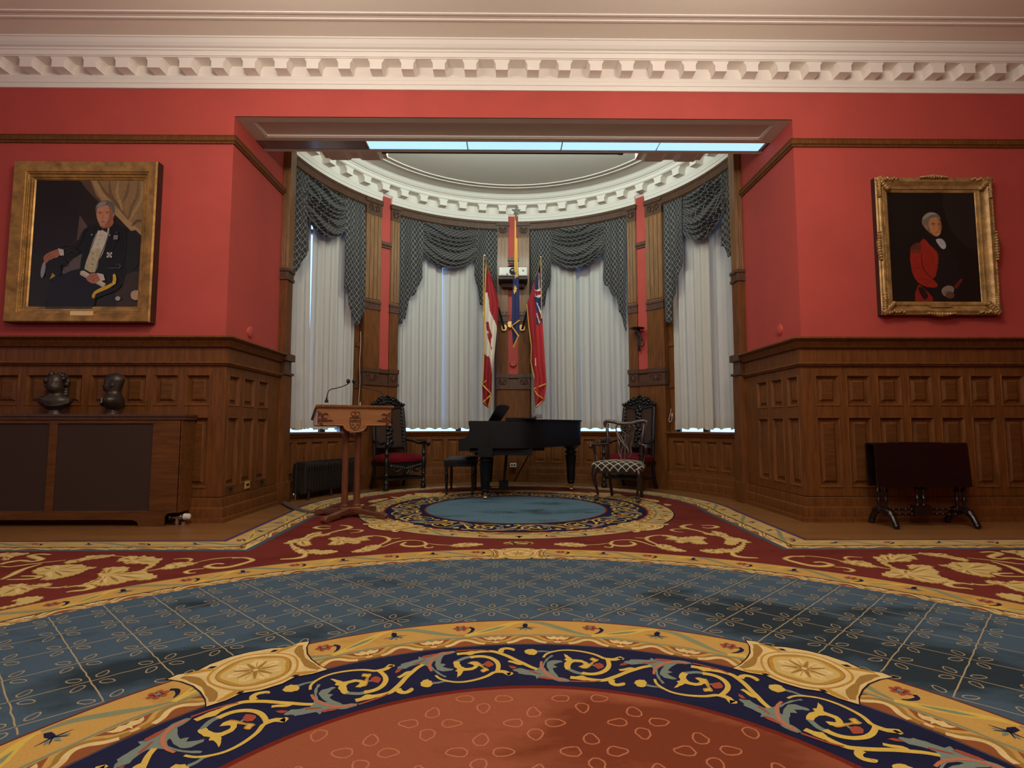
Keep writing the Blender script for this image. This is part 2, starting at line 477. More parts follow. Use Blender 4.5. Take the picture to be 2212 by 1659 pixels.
# the round bay: lower wall, pilasters, head band --------------------
GAPS = [(-80.5, -50.6), (-38.6, -4.9), (6.1, 39.8), (52.2, 82.2)]
b = MB()
def TC(R): return lambda u, v, d: pol(u, R+d)+(v,)
for g0, g1 in GAPS:
    n = 6 if g1-g0 > 31 else 5
    w = (g1-g0-1.5)/n; cs = [(round(g0+.75+i*w+w*.12, 3), round(g0+.75+(i+1)*w-w*.12, 3)) for i in range(n)]
    kk = math.degrees(1/3.0)
    panels(b, TC(3.04), g0-.3, g1+.3, .2, .86, cs, [(.33, .74)], dep=.02, usub=kk)
    b.sweep(arc(g0-.3, g1+.3, 3.04), [(o*.8, z_) for o, z_ in BASE])
    # window stool
    b.sweep(arc(g0-.5, g1+.5, 3.04), [(-.3, .872), (.05, .872), (.062, .862), (.06, .845), (.04, .835), (.03, .815), (.02, .80), (0, .79), (-.3, .79)])
    # head of the opening, in darker oak that paints in its shade
    b.sweep(arc(g0-.3, g1+.3, 3.0), [(-.28, 4.44), (-.03, 4.44), (.0, 4.45), (.005, 4.46), (.02, 4.47), (.02, 4.56), (.03, 4.575), (.03, 4.605), (-.28, 4.605)], 1)
struct(b.build('trim_bay_wainscot', ['oak', 'oak_dark'], smooth=25))
# jamb boards beside the outer windows
b = MB()
for a0, a1 in ((-52.0, -50.3), (51.9, 53.9)):
    b.sweep(arc(a0, a1, 3.13, .5), [(0, .87), (.02, .87), (.02, 4.5), (0, 4.5)])
    for z0, z1 in ((1.55, 1.63), (2.2, 2.27)):
        b.sweep(arc(a0, a1, 3.11, .5), [(0, z0), (.02, z0), (.02, z1), (0, z1)])
struct(b.build('trim_jamb_boards', 'oak'))

def pilaster(name, a0, a1, flutes=2, cm='oak_pale', carve=True):
    """one fluted half of a pilaster pair between two angles"""
    b = MB()
    R = 2.99
    def seg(x0, x1, R0, z0, z1, m=0): b.sweep(arc(a0+x0, a1-x1, R0, 1), [(-.12, z0), (0, z0), (0, z1), (-.12, z1)], m)
    seg(0, 0, R, 0, 1.6, 0); seg(-.2, -.2, R-.02, 0, .22, 0)
    seg(-.3, -.3, R-.025, 1.6, 1.635, 1); seg(-.1, -.1, R-.012, 1.635, 1.80, 1); seg(-.3, -.3, R-.03, 1.80, 1.87, 1)
    seg(0, 0, R, 1.87, 2.80, 0)
    seg(-.15, -.15, R-.015, 2.80, 2.825, 1); seg(-.02, -.02, R-.006, 2.825, 2.9, 1); seg(-.15, -.15, R-.018, 2.9, 2.94, 1)
    seg(0, 0, R, 2.94, 4.34, 2)
    seg(-.05, -.05, R-.008, 4.34, 4.545, 1); seg(-.3, -.3, R-.028, 4.53, 4.60, 1)
    w = (a1-a0)
    for i in range(flutes+1):
        c = a0+w*(i+.5)/(flutes+1)
        b.sweep(arc(c-w*.11, c+w*.11, R, 1), [(0, 2.96), (.014, 2.97), (.014, 4.31), (0, 4.33)], 2)
    if carve:
        for (zc, hh) in ((4.44, .07), (1.72, .06)):
            for i in (-1, 1):
                c = (a0+a1)/2+i*w*.2
                for k in range(9):
                    t = k/8*1.6*PI
                    p = pol(c+i*w*.12*Cc(t)*(1-k/14), R-.015); b.ball((p[0], p[1], zc+hh*S(t)*(1-k/14)), (.014, .014, .014), 6, 1)
            p = pol((a0+a1)/2, R-.015); b.ball((p[0], p[1], zc-.01), (.02, .018, .045), 8, 1)
    return struct(b.build(name, ['oak', 'oak_dark', cm], smooth=25))
pilaster('trim_pilaster_1', -50.6, -45.0, 3)
pilaster('trim_pilaster_2', -41.6, -38.6)
pilaster('trim_pilaster_3', -4.9, -1.1)
pilaster('trim_pilaster_4', 2.3, 6.1)
pilaster('trim_pilaster_5', 39.8, 42.9)
pilaster('trim_pilaster_6', 46.3, 52.2, 3)
# end pilasters where the bay meets the side walls
for nm, sx in (('trim_pilaster_7', -1), ('trim_pilaster_8', 1)):
    b = MB()
    def bb(x0, x1, y0, y1, z0, z1, m=0): b.box(min(sx*x0, sx*x1), max(sx*x0, sx*x1), y0, y1, z0, z1, m)
    bb(2.86, OX, 6.86, 7.06, 0, 1.6, 0); bb(2.84, OX, 6.84, 7.06, 0, .26, 0)
    bb(2.84, OX, 6.84, 7.08, 1.6, 1.63, 1); bb(2.87, OX, 6.87, 7.06, 1.63, 1.78, 1); bb(2.83, OX, 6.83, 7.08, 1.78, 1.87, 1)
    bb(2.885, OX, 6.88, 7.06, 1.87, 2.82, 0); bb(2.865, OX, 6.86, 7.07, 2.82, 2.86, 1); bb(2.875, OX, 6.87, 7.06, 2.86, 2.93, 1); bb(2.86, OX, 6.855, 7.07, 2.93, 2.97, 1)
    bb(2.885, OX, 6.88, 7.06, 2.97, 4.6, 2)
    for i in range(3):
        b.box(min(sx*2.90, sx*2.91)+sx*i*.026, max(sx*2.90, sx*2.91)+sx*i*.026, 6.87, 6.885, 3.0, 4.3, 2)
    struct(b.build(nm, ['oak', 'oak_dark', 'oak_pale'], bevel=.004))
# red strips between the pilasters, with their rails
b = MB()
for s0, s1 in STRIPS:
    b.sweep(arc(s0-.4, s1+.4, 3.015, 1), [(-.1, 0), (0, 0), (0, 4.72), (-.1, 4.72)], 0)
    b.sweep(arc(s0-.2, s1+.2, 3.0, 1), [(-.02, 1.6), (.02, 1.6), (.02, 1.635), (0, 1.64), (0, 1.78), (.025, 1.8), (.025, 1.86), (-.02, 1.87)], 1)
    b.sweep(arc(s0-.2, s1+.2, 3.0, 1), [(-.02, .0), (.0, .0), (.0, 1.6), (-.02, 1.6)], 2)
    b.sweep(arc(s0-.2, s1+.2, 3.01, 1), [(-.02, 3.85), (.02, 3.855), (.02, 3.88), (.035, 3.9), (.035, 3.95), (-.02, 3.97)], 1)
struct(b.build('wall_bay_strips', ['red_paint', 'oak_dark', 'oak']))

# outer shell of the bay with window frames and glass
b = MB()
edges = [-98]+[e for g in GAPS for e in g]+[98]
for i in range(0, len(edges), 2): b.sweep(arc(edges[i]-.3, edges[i+1]+.3, 3.34), [(0, 0), (.2, 0), (.2, 5.0), (0, 5.0)])
for g0, g1 in GAPS: b.sweep(arc(g0, g1, 3.34), [(0, 0), (.2, 0), (.2, .8), (0, .8)]); b.sweep(arc(g0, g1, 3.34), [(0, 4.5), (.2, 4.5), (.2, 5.0), (0, 5.0)])
struct(b.build('wall_bay', 'oak'))
for i, (g0, g1) in enumerate(GAPS):
    w = thing('window_%d' % (i+1), None, None); struct(w)
    b = MB(); R = 3.27
    for z0, z1 in ((.80, .873), (3.78, 3.84), (4.36, 4.44)): b.sweep(arc(g0, g1, R), [(0, z0), (.05, z0), (.05, z1), (0, z1)])
    for c in (g0+.8, (g0+g1)/2+(5 if i < 2 else -5), g1-.8): b.sweep(arc(c-.8, c+.8, R, .8), [(0, .87), (.05, .87), (.05, 4.44), (0, 4.44)])
    b.build('window_frame', 'oak_dark', w)
    for k in (0, 1):
        m0 = g0+(g1-g0)*k/2
        b = MB(); b.sweep(arc(m0+.7, m0+(g1-g0)/2-.7, R-.02), [(0, .95), (.005, .95), (.005, 4.38), (0, 4.38)]); b.build('glass_pane', 'window_glass', w)
# carpet drawings measured on the floor (metres)
BURG = [('v',[(-1.055,4.359),(-1.004,4.504),(-0.947,4.592),(-0.856,4.613),(-0.763,4.567)],0.03),('v',[(-0.761,4.554),(-0.729,4.459),(-0.756,4.397),(-0.816,4.377),(-0.883,4.398),(-0.924,4.461),(-0.904,4.538)],0.055),('v',[(-0.741,4.417),(-0.711,4.335),(-0.675,4.335),(-0.661,4.367)],0.03),('v',[(-0.744,4.502),(-0.625,4.437),(-0.504,4.415)],0.02),('l',[(-0.531,4.415),(-0.482,4.477),(-0.41,4.507),(-0.336,4.497),(-0.273,4.454),(-0.348,4.392),(-0.436,4.365),(-0.5,4.373)],0),('l',[(-0.108,4.495),(-0.075,4.538),(0.009,4.546),(0.102,4.514),(0.109,4.458),(0.016,4.447),(-0.076,4.452)],0),('l',[(-1.51,4.467),(-1.515,4.598),(-1.582,4.69),(-1.527,4.76),(-1.441,4.735),(-1.357,4.711),(-1.317,4.782),(-1.231,4.791),(-1.279,4.71),(-1.223,4.64),(-1.287,4.595),(-1.276,4.516),(-1.314,4.486),(-1.382,4.53),(-1.4,4.466),(-1.448,4.445)],0),('v',[(-1.3,4.792),(-1.215,4.805),(-1.125,4.756),(-1.075,4.684),(-1.06,4.593),(-1.087,4.462),(-1.109,4.4)],0.04),('v',[(-1.075,4.684),(-1.022,4.684),(-0.978,4.707)],0.025),('l',[(-1.253,4.206),(-1.209,4.301),(-1.182,4.401),(-1.128,4.442),(-1.068,4.4),(-1.079,4.347),(-1.09,4.28),(-1.149,4.205),(-1.214,4.187)],0),('l',[(-1.703,4.346),(-1.62,4.267),(-1.548,4.285),(-1.491,4.246),(-1.445,4.265),(-1.363,4.226),(-1.375,4.181),(-1.406,4.145),(-1.467,4.124),(-1.536,4.153),(-1.611,4.147),(-1.685,4.229),(-1.756,4.346),(-1.818,4.47),(-1.825,4.522),(-1.753,4.407)],0),('l',[(-1.877,4.513),(-1.864,4.646),(-1.803,4.739),(-1.818,4.861),(-1.783,4.963),(-1.741,4.989),(-1.711,4.885),(-1.638,4.91),(-1.639,4.835),(-1.713,4.762),(-1.727,4.691),(-1.714,4.6),(-1.648,4.468),(-1.671,4.406),(-1.724,4.427),(-1.802,4.534),(-1.831,4.492)],0),('v',[(-1.579,4.154),(-1.555,4.054),(-1.595,3.997),(-1.692,3.974)],0.06),('v',[(-1.654,4.91),(-1.61,5.031),(-1.554,5.123),(-1.544,5.208),(-1.601,5.285),(-1.675,5.316)],0.06),('v',[(-1.72,5.164),(-1.765,5.125),(-1.839,5.154),(-1.874,5.212),(-1.835,5.27),(-1.744,5.257)],0.05),('v',[(-1.535,5.095),(-1.438,5.083),(-1.39,5.039),(-1.407,4.97),(-1.469,4.934)],0.035),('l',[(-1.825,7.006),(-1.761,7.167),(-1.637,7.277),(-1.677,7.057),(-1.727,6.901),(-1.785,6.901)],0),('l',[(-1.652,7.453),(-1.509,7.392),(-1.456,7.698),(-1.381,7.633),(-1.417,7.391),(-1.516,7.276)],0),('l',[(-1.374,7.826),(-1.171,7.824),(-1.259,7.657),(-1.322,7.658)],0),('l',[(-1.872,6.647),(-1.819,6.732),(-1.796,6.627),(-1.825,6.571)],0),('l',[(-3.838,4.171),(-3.774,4.196),(-3.63,4.179),(-3.632,4.132),(-3.652,4.078),(-3.609,3.975),(-3.658,3.992),(-3.714,4.072),(-3.748,4.072)],0),('v',[(-3.434,4.13),(-3.527,4.149),(-3.558,4.106),(-3.476,4.048),(-3.384,3.989),(-3.382,3.929),(-3.464,3.94)],0.06),('v',[(-3.539,3.844),(-3.543,3.902),(-3.501,3.953),(-3.431,3.94)],0.06),('v',[(-3.496,3.798),(-3.419,3.782),(-3.366,3.827),(-3.3,3.889),(-3.191,3.964)],0.035),('l',[(-3.109,3.871),(-3.161,3.937),(-3.116,4.038),(-3.14,4.091),(-3.077,4.108),(-2.961,4.125),(-2.96,4.064),(-2.994,4.019),(-3.047,3.969),(-3.07,3.903)],0),('v',[(-2.961,4.089),(-2.85,4.063)],0.03),('l',[(-2.805,3.933),(-2.847,4.035),(-2.816,4.087),(-2.731,4.062),(-2.734,4.104),(-2.674,4.05),(-2.643,4.068),(-2.581,3.998),(-2.546,4.014),(-2.501,3.897),(-2.461,3.771),(-2.463,3.727),(-2.439,3.654),(-2.471,3.669),(-2.502,3.787),(-2.517,3.834),(-2.618,3.866),(-2.707,3.867),(-2.76,3.932)],0),('l',[(-2.694,3.601),(-2.718,3.686),(-2.758,3.73),(-2.724,3.768),(-2.622,3.767),(-2.563,3.67),(-2.563,3.627),(-2.513,3.641),(-2.471,3.669),(-2.357,3.597),(-2.276,3.529),(-2.293,3.464),(-2.385,3.453),(-2.406,3.391),(-2.462,3.344),(-2.504,3.344),(-2.564,3.368),(-2.583,3.321),(-2.615,3.345),(-2.615,3.418),(-2.626,3.52)],0),('v',[(-2.668,3.299),(-2.627,3.333),(-2.557,3.333),(-2.51,3.297),(-2.517,3.252),(-2.566,3.231),(-2.586,3.209)],0.05),('l',[(-3.178,3.69),(-3.199,3.779),(-3.127,3.824),(-2.988,3.839),(-2.901,3.776),(-2.83,3.769),(-2.844,3.701),(-2.827,3.63),(-2.833,3.562),(-2.853,3.522),(-2.89,3.471),(-2.959,3.484),(-2.978,3.55),(-3.11,3.619)],0),('v',[(-3.193,3.474),(-3.223,3.579),(-3.273,3.72),(-3.273,3.857)],0.05),('v',[(-3.14,3.551),(-3.051,3.55),(-3.006,3.531),(-3.024,3.485),(-3.157,3.473)],0.045),('l',[(-3.023,3.28),(-3.045,3.35),(-2.98,3.385),(-2.92,3.348),(-2.892,3.372),(-2.835,3.395),(-2.795,3.359),(-2.79,3.324),(-2.829,3.289),(-2.821,3.233),(-2.823,3.169),(-2.902,3.149)],0),('v',[(-2.784,3.3),(-2.702,3.299),(-2.682,3.334)],0.03),('l',[(-2.752,3.066),(-2.745,3.116),(-2.679,3.136),(-2.63,3.105),(-2.621,3.045),(-2.637,3.007),(-2.666,2.97),(-2.697,2.925),(-2.722,2.952),(-2.695,2.989),(-2.7,3.036)],0),('v',[(-2.439,3.654),(-2.384,3.711),(-2.379,3.765)],0.025),('l',[(-2.376,3.735),(-2.392,3.864),(-2.331,3.895),(-2.224,3.878),(-2.243,3.8),(-2.286,3.74),(-2.33,3.711)],0),('v',[(-2.24,3.878),(-2.18,3.976),(-2.082,4.027),(-1.989,4.026)],0.025),('v',[(-2.048,4.009),(-1.961,4.019),(-1.875,3.95),(-1.893,3.859),(-1.943,3.766),(-2.013,3.737),(-2.096,3.768),(-2.101,3.814),(-2.075,3.854),(-2.022,3.844)],0.055),('v',[(-2.091,3.723),(-2.152,3.694),(-2.164,3.643),(-2.124,3.606),(-2.088,3.622)],0.035),('v',[(-2.446,3.979),(-2.394,4.003),(-2.34,3.995),(-2.302,3.944),(-2.31,3.902)],0.03)]
NAVY = [('v','Y',[(2.71,1.303),(3.36,1.341),(5.02,1.372),(6.65,1.385),(8.47,1.384),(10.3,1.373),(11.94,1.355),(13.21,1.329),(13.94,1.321),(14.36,1.279),(14.36,1.247),(14.02,1.219),(13.16,1.19),(11.92,1.172),(10.64,1.169),(9.76,1.174)],[0.012,0.03]),('v','Y',[(13.94,1.321),(15.24,1.326),(16.26,1.352),(16.21,1.335)],[0.03,0.03]),('v','G',[(10.21,1.168),(8.9,1.173),(7.8,1.19),(7.04,1.204)],[0.028,0.022]),('p','Y',[(6.35,1.346),(6.97,1.333),(7.5,1.312),(7.82,1.294),(9.59,1.293),(10.44,1.277),(10.89,1.257),(11.67,1.288),(11.02,1.302),(11.4,1.322),(11.93,1.311),(12.41,1.308),(12.18,1.29),(11.69,1.277),(11.04,1.234),(10.55,1.217),(9.7,1.216),(8.94,1.229),(9.66,1.242),(10.06,1.254),(9.62,1.269),(8.37,1.27),(7.75,1.252),(7.56,1.225),(7.68,1.205),(6.72,1.196),(6.45,1.218),(6.44,1.249),(6.9,1.272),(6.37,1.287),(6.78,1.299)],0),('v','G',[(11.1,1.258),(12.07,1.246)],[0.012,0.012]),('p','R',[(11.84,1.256),(12.12,1.27),(12.72,1.279),(13.36,1.269),(13.63,1.249),(13.26,1.231),(12.76,1.218),(12.32,1.229),(12.03,1.236)],0),('p','G',[(-3.18,1.192),(-1.73,1.204),(-0.46,1.186),(0.84,1.179),(1.74,1.203),(2.54,1.243),(3.16,1.292),(4.18,1.331),(4.6,1.325),(3.75,1.296),(2.98,1.254),(2.66,1.212),(3.13,1.182),(3.67,1.173),(3.27,1.213),(3.3,1.255),(4.16,1.277),(5.84,1.278),(6.27,1.265),(5.42,1.255),(4.46,1.235),(5.21,1.217),(4.34,1.204),(4.76,1.164),(5.42,1.127),(6.75,1.118),(7.66,1.103),(7.22,1.091),(5.42,1.091),(4.07,1.106),(3.19,1.124),(2.08,1.128),(1.15,1.109),(0.98,1.134),(-0.34,1.142),(-1.22,1.147),(-2.09,1.153),(-2.26,1.168),(-2.89,1.178)],0),('p','R',[(-3.81,1.23),(-2.97,1.222),(-2.27,1.205),(-2.94,1.198),(-3.55,1.209)],0),('v','O',[(2.35,1.264),(2.21,1.227),(2.49,1.192),(3.22,1.153),(4.31,1.125),(5.64,1.108),(6.99,1.104)],[0.012,0.02]),('p','R',[(1.63,1.128),(2.97,1.127),(4.3,1.111),(4.52,1.102),(3.17,1.105),(1.83,1.112)],0),('v','R',[(-0.05,1.176),(0.81,1.166),(2.11,1.147)],[0.014,0.008]),('v','Y',[(7.63,1.129),(8.96,1.127),(10.28,1.128),(12.05,1.122),(13.78,1.126),(15.01,1.148),(16.37,1.181),(17.67,1.22),(18.95,1.253),(20.21,1.286),(21.47,1.31)],[0.03,0.022]),('p','Y',[(7.63,1.135),(8.51,1.137),(9.8,1.152),(10.69,1.14),(10.75,1.112),(9.87,1.111),(8.53,1.117)],0),('v','R',[(7.66,1.096),(9.89,1.1),(12.09,1.108),(13.37,1.121)],[0.014,0.01]),('v','Y',[(15.35,1.142),(15.32,1.123),(15.71,1.106),(16.5,1.101),(17.42,1.114),(17.26,1.124)],[0.03,0.024]),('v','Y',[(16.34,1.23),(17.17,1.24),(18.21,1.26),(18.93,1.257)],[0.02,0.022]),('p','O',[(-0.63,1.366),(0.12,1.387),(0.94,1.389),(1.64,1.371),(1.67,1.348),(1.06,1.325),(0.23,1.328),(-0.46,1.344)],0),('v','G',[(1.63,1.363),(2.76,1.366),(3.78,1.362),(4.61,1.369)],[0.02,0.012])]
# ================================================================== carpet
CZ_ = .012
def pile(name, col, blot=0, blotcol=None, scale=1.3, thr=(.5, .66), spots=()):
    """wool pile: fine fibre bump, and darker noise patches lying over the yarn colour"""
    m = mat(name, col, 1.0, spec=.04, bump=.6, bscale=420)
    N, L, b = nodes_of(m)
    tc = N.new('ShaderNodeTexCoord')
    f = N.new('ShaderNodeTexNoise'); f.inputs['Scale'].default_value = 160; f.inputs['Detail'].default_value = 2
    L.new(tc.outputs['Object'], f.inputs['Vector'])
    r0 = N.new('ShaderNodeValToRGB'); r0.color_ramp.elements[0].color = (.80, .80, .80, 1); r0.color_ramp.elements[1].color = (1.1, 1.1, 1.1, 1)
    L.new(f.outputs['Fac'], r0.inputs['Fac'])
    mx = N.new('ShaderNodeMix'); mx.data_type = 'RGBA'; mx.blend_type = 'MULTIPLY'; mx.inputs['Factor'].default_value = 1
    mx.inputs['A'].default_value = sRGB(col); L.new(r0.outputs['Color'], mx.inputs['B'])
    last = mx.outputs['Result']
    if blot:
        mp = N.new('ShaderNodeMapping'); mp.inputs['Scale'].default_value = (.8, 1.5, 1); mp.inputs['Location'].default_value = (3.1, 1.7, 0)
        L.new(tc.outputs['Object'], mp.inputs['Vector'])
        n = N.new('ShaderNodeTexNoise'); n.inputs['Scale'].default_value = scale; n.inputs['Detail'].default_value = 6; n.inputs['Roughness'].default_value = .62
        n.inputs['Distortion'].default_value = .4
        L.new(mp.outputs['Vector'], n.inputs['Vector'])
        r = N.new('ShaderNodeValToRGB'); r.color_ramp.elements[0].position = thr[0]; r.color_ramp.elements[1].position = thr[1]
        r.color_ramp.elements[0].color = (0, 0, 0, 1); r.color_ramp.elements[1].color = (blot, blot, blot, 1)
        src = n.outputs['Fac']
        for (sx_, sy_, rad, amt) in spots:
            vd = N.new('ShaderNodeVectorMath'); vd.operation = 'DISTANCE'; vd.inputs[1].default_value = (sx_, sy_, CZ_)
            L.new(tc.outputs['Object'], vd.inputs[0])
            mr = N.new('ShaderNodeMapRange'); mr.interpolation_type = 'SMOOTHSTEP'
            mr.inputs['From Min'].default_value = rad; mr.inputs['From Max'].default_value = 0
            mr.inputs['To Min'].default_value = 0; mr.inputs['To Max'].default_value = amt
            L.new(vd.outputs['Value'], mr.inputs['Value'])
            ad = N.new('ShaderNodeMath'); L.new(src, ad.inputs[0]); L.new(mr.outputs[0], ad.inputs[1]); src = ad.outputs[0]
        L.new(src, r.inputs['Fac'])
        m2 = N.new('ShaderNodeMix'); m2.data_type = 'RGBA'
        L.new(r.outputs['Color'], m2.inputs['Factor']); L.new(last, m2.inputs['A']); m2.inputs['B'].default_value = sRGB(blotcol)
        last = m2.outputs['Result']
    L.new(last, b.inputs['Base Color'])
pile('c_ochre2', (206, 176, 116), .5, (150, 122, 78), 5, (.5, .66))
pile('c_burg', (120, 54, 47), .5, (92, 34, 30), 1.6)
pile('c_blue', (76, 97, 114), .85, (42, 50, 56), 1.6, (.56, .72), ((.75, 3.2, .4, .13), (1.0, 2.9, .45, .17), (1.1, 2.55, .4, .2), (1.45, 2.6, .6, .17), (1.5, 2.25, .45, .2), (1.8, 2.05, .5, .2), (1.95, 2.5, .4, .12), (-1.7, 2.1, .3, .16), (-1.5, 2.25, .35, .2), (-1.3, 2.35, .3, .2), (-1.1, 2.5, .3, .15), (-1.75, 2.95, .22, .2), (-.95, 2.62, .25, .14), (-.7, 2.75, .3, .1), (.3, 2.8, .5, .06)))
pile('c_lblue', (96, 128, 146), .8, (50, 66, 78), 1.7, (.5, .66))
pile('c_terra', (160, 92, 65), .75, (112, 52, 32), 1.3, (.56, .72), ((.18, 1.88, .25, .18), (.32, 1.78, .3, .2), (.5, 1.68, .3, .22), (.62, 1.55, .3, .2), (.2, 1.55, .45, .2)))
pile('c_navy', (40, 42, 72), .4, (24, 26, 44))
pile('c_ochre', (206, 164, 90), .5, (156, 112, 56), 2.0, (.54, .68))
pile('c_red', (120, 44, 32)); pile('c_cream', (232, 206, 146), .4, (200, 166, 104), 7, (.45, .6)); pile('c_yellow', (222, 190, 92)); pile('c_gold', (196, 150, 64))
pile('c_green', (140, 148, 116)); pile('c_sage', (128, 142, 132)); pile('c_brown', (150, 90, 56)); pile('c_tan', (166, 128, 66)); pile('c_slate', (78, 90, 104))
pile('c_dark', (44, 40, 46)); pile('c_bluedge', (64, 68, 112)); pile('c_line', (176, 158, 122)); pile('c_pink', (196, 124, 92)); pile('c_rose', (172, 84, 66)); pile('c_leaf', (212, 186, 118)); pile('c_orange', (196, 124, 66))
CK = ['c_burg', 'c_blue', 'c_lblue', 'c_terra', 'c_navy', 'c_ochre', 'c_red', 'c_cream', 'c_yellow', 'c_gold', 'c_green', 'c_sage', 'c_brown', 'c_tan', 'c_slate', 'c_dark', 'c_bluedge', 'c_line', 'c_pink', 'c_rose', 'c_leaf', 'c_orange', 'c_ochre2']
CI = {k[2:]: i for i, k in enumerate(CK)}
cb = MB(); CZ0 = .012
def Z(l): return CZ0+.0007*l
CTR = 0; EPS = 0
def cpoly(pts, c, lev):
    pts = [p for i, p in enumerate(pts) if math.hypot(p[0]-pts[i-1][0], p[1]-pts[i-1][1]) > 1e-5]
    if len(pts) < 3: return
    A_ = sum(pts[i-1][0]*pts[i][1]-pts[i][0]*pts[i-1][1] for i in range(len(pts)))
    if A_ < 0: pts = pts[::-1]
    global CTR
    CTR = (CTR+1) % 97
    ids = [cb.vert((x, y, Z(lev+EPS))) for x, y in pts]
    if len(pts) <= 4: cb.face(ids, CI[c]); return
    for t in tessellate_polygon([[Vector((x, y, 0)) for x, y in pts]]):
        (x0, y0), (x1, y1), (x2, y2) = [pts[k] for k in t]
        if (x1-x0)*(y2-y0)-(x2-x0)*(y1-y0) < 0: t = t[::-1]
        cb.face([ids[k] for k in t], CI[c])
def cstroke(pts, w, c, lev, sm=4, round_=True):
    """ribbon along a line; w = width or (start, ..., end) widths"""
    P_ = cr(pts, sm) if sm > 1 and len(pts) > 2 else pts
    n = len(P_); ww = w if isinstance(w, (list, tuple)) else [w, w]
    a = []; b_ = []
    for i, p in enumerate(P_):
        q0, q1 = P_[max(0, i-1)], P_[min(n-1, i+1)]
        dx, dy = q1[0]-q0[0], q1[1]-q0[1]; l = math.hypot(dx, dy) or 1
        t = i/(n-1)*(len(ww)-1); k = min(int(t), len(ww)-2); hw = (ww[k]+(ww[k+1]-ww[k])*(t-k))/2
        a.append((p[0]-dy/l*hw, p[1]+dx/l*hw)); b_.append((p[0]+dy/l*hw, p[1]-dx/l*hw))
    for i in range(n-1): cpoly([a[i], b_[i], b_[i+1], a[i+1]], c, lev)
def jag(pts, amp, n=3):
    out = []
    for i in range(len(pts)):
        p, q = pts[i], pts[(i+1) % len(pts)]
        for k in range(n):
            t = k/n; d = amp*(rnd.random()-.5) if k else 0
            dx, dy = q[0]-p[0], q[1]-p[1]; l = math.hypot(dx, dy) or 1
            out.append((p[0]+dx*t-dy/l*d, p[1]+dy*t+dx/l*d))
    return out
def CP1(th, r): a = math.radians(th); return (r*S(a), 1.0+r*Cc(a))
def CP2(th, r): a = math.radians(th); return (.02+r*S(a), 6.42+r*Cc(a))
def ringp(T, r0, r1, c, lev, t0=-180, t1=180, n=180):
    for i in range(n):
        a, b_ = t0+(t1-t0)*i/n, t0+(t1-t0)*(i+1)/n
        cpoly([T(a, r0), T(b_, r0), T(b_, r1), T(a, r1)], c, lev)
def disc(T, r, c, lev, n=120): cpoly([T(360*i/n, r) for i in range(n)], c, lev)

# outline of the carpet, following the walls; o = distance in from the edge
def edge_path(o):
    R = 2.52-o; pts = [(-8+0, 4.62-o), (-2.40+o*.97, 4.62-o), (-2.40+o*.97, 4.62-o)]
    # diagonal up towards the bay
    pts = [(-7.6, 4.62-o), (-2.42+o*1.0, 4.62-o)]
    y1 = 6.1; x1 = -math.sqrt(max(.01, R*R-(y1-6.5)**2))
    a0 = math.degrees(math.atan2(x1, y1-6.5))
    n = 40
    pts += [(R*S(math.radians(a0+(-2*a0)*i/n)), 6.5+R*Cc(math.radians(a0+(-2*a0)*i/n))) for i in range(n+1)]
    pts += [(2.42-o*1.0, 4.62-o), (7.6, 4.62-o)]
    return pts
EP = [(-7.6, -4.2)]
outer = edge_path(0)
cpoly([(-7.6, -4.2)]+outer+[(7.6, -4.2)], 'burg', 0)
for i in range(len(outer)-1):
    p, q = outer[i], outer[i+1]; cb.face([cb.vert((p[0], p[1], 0)), cb.vert((q[0], q[1], 0)), cb.vert((q[0], q[1], Z(0))), cb.vert((p[0], p[1], Z(0)))], CI['bluedge'])
def eband(o0, o1, c, lev):
    a, b_ = edge_path(o0), edge_path(o1)
    for i in range(len(a)-1): cpoly([a[i], a[i+1], b_[i+1], b_[i]], c, lev)
eband(0, .035, 'bluedge', 1); eband(.035, .05, 'orange', 1); eband(.05, .24, 'ochre2', 1); eband(.24, .252, 'dark', 2); eband(.252, .34, 'cream', 1); eband(.34, .39, 'slate', 1)
def edge_at(s, o, _c={}):
    k = round(o, 4)
    if k not in _c:
        P_ = edge_path(o); base = edge_path(.2); L_ = [0]
        for i in range(len(base)-1): L_.append(L_[-1]+math.hypot(base[i+1][0]-base[i][0], base[i+1][1]-base[i][1]))
        _c[k] = (P_, L_)
    P_, L_ = _c[k]
    s = max(0, min(L_[-1]-1e-6, s)); i = 0
    while L_[i+1] < s: i += 1
    t = (s-L_[i])/(L_[i+1]-L_[i]); return (P_[i][0]+(P_[i+1][0]-P_[i][0])*t, P_[i][1]+(P_[i+1][1]-P_[i][1])*t)
EL = sum(math.hypot(edge_path(.2)[i+1][0]-edge_path(.2)[i][0], edge_path(.2)[i+1][1]-edge_path(.2)[i][1]) for i in range(len(outer)-1))

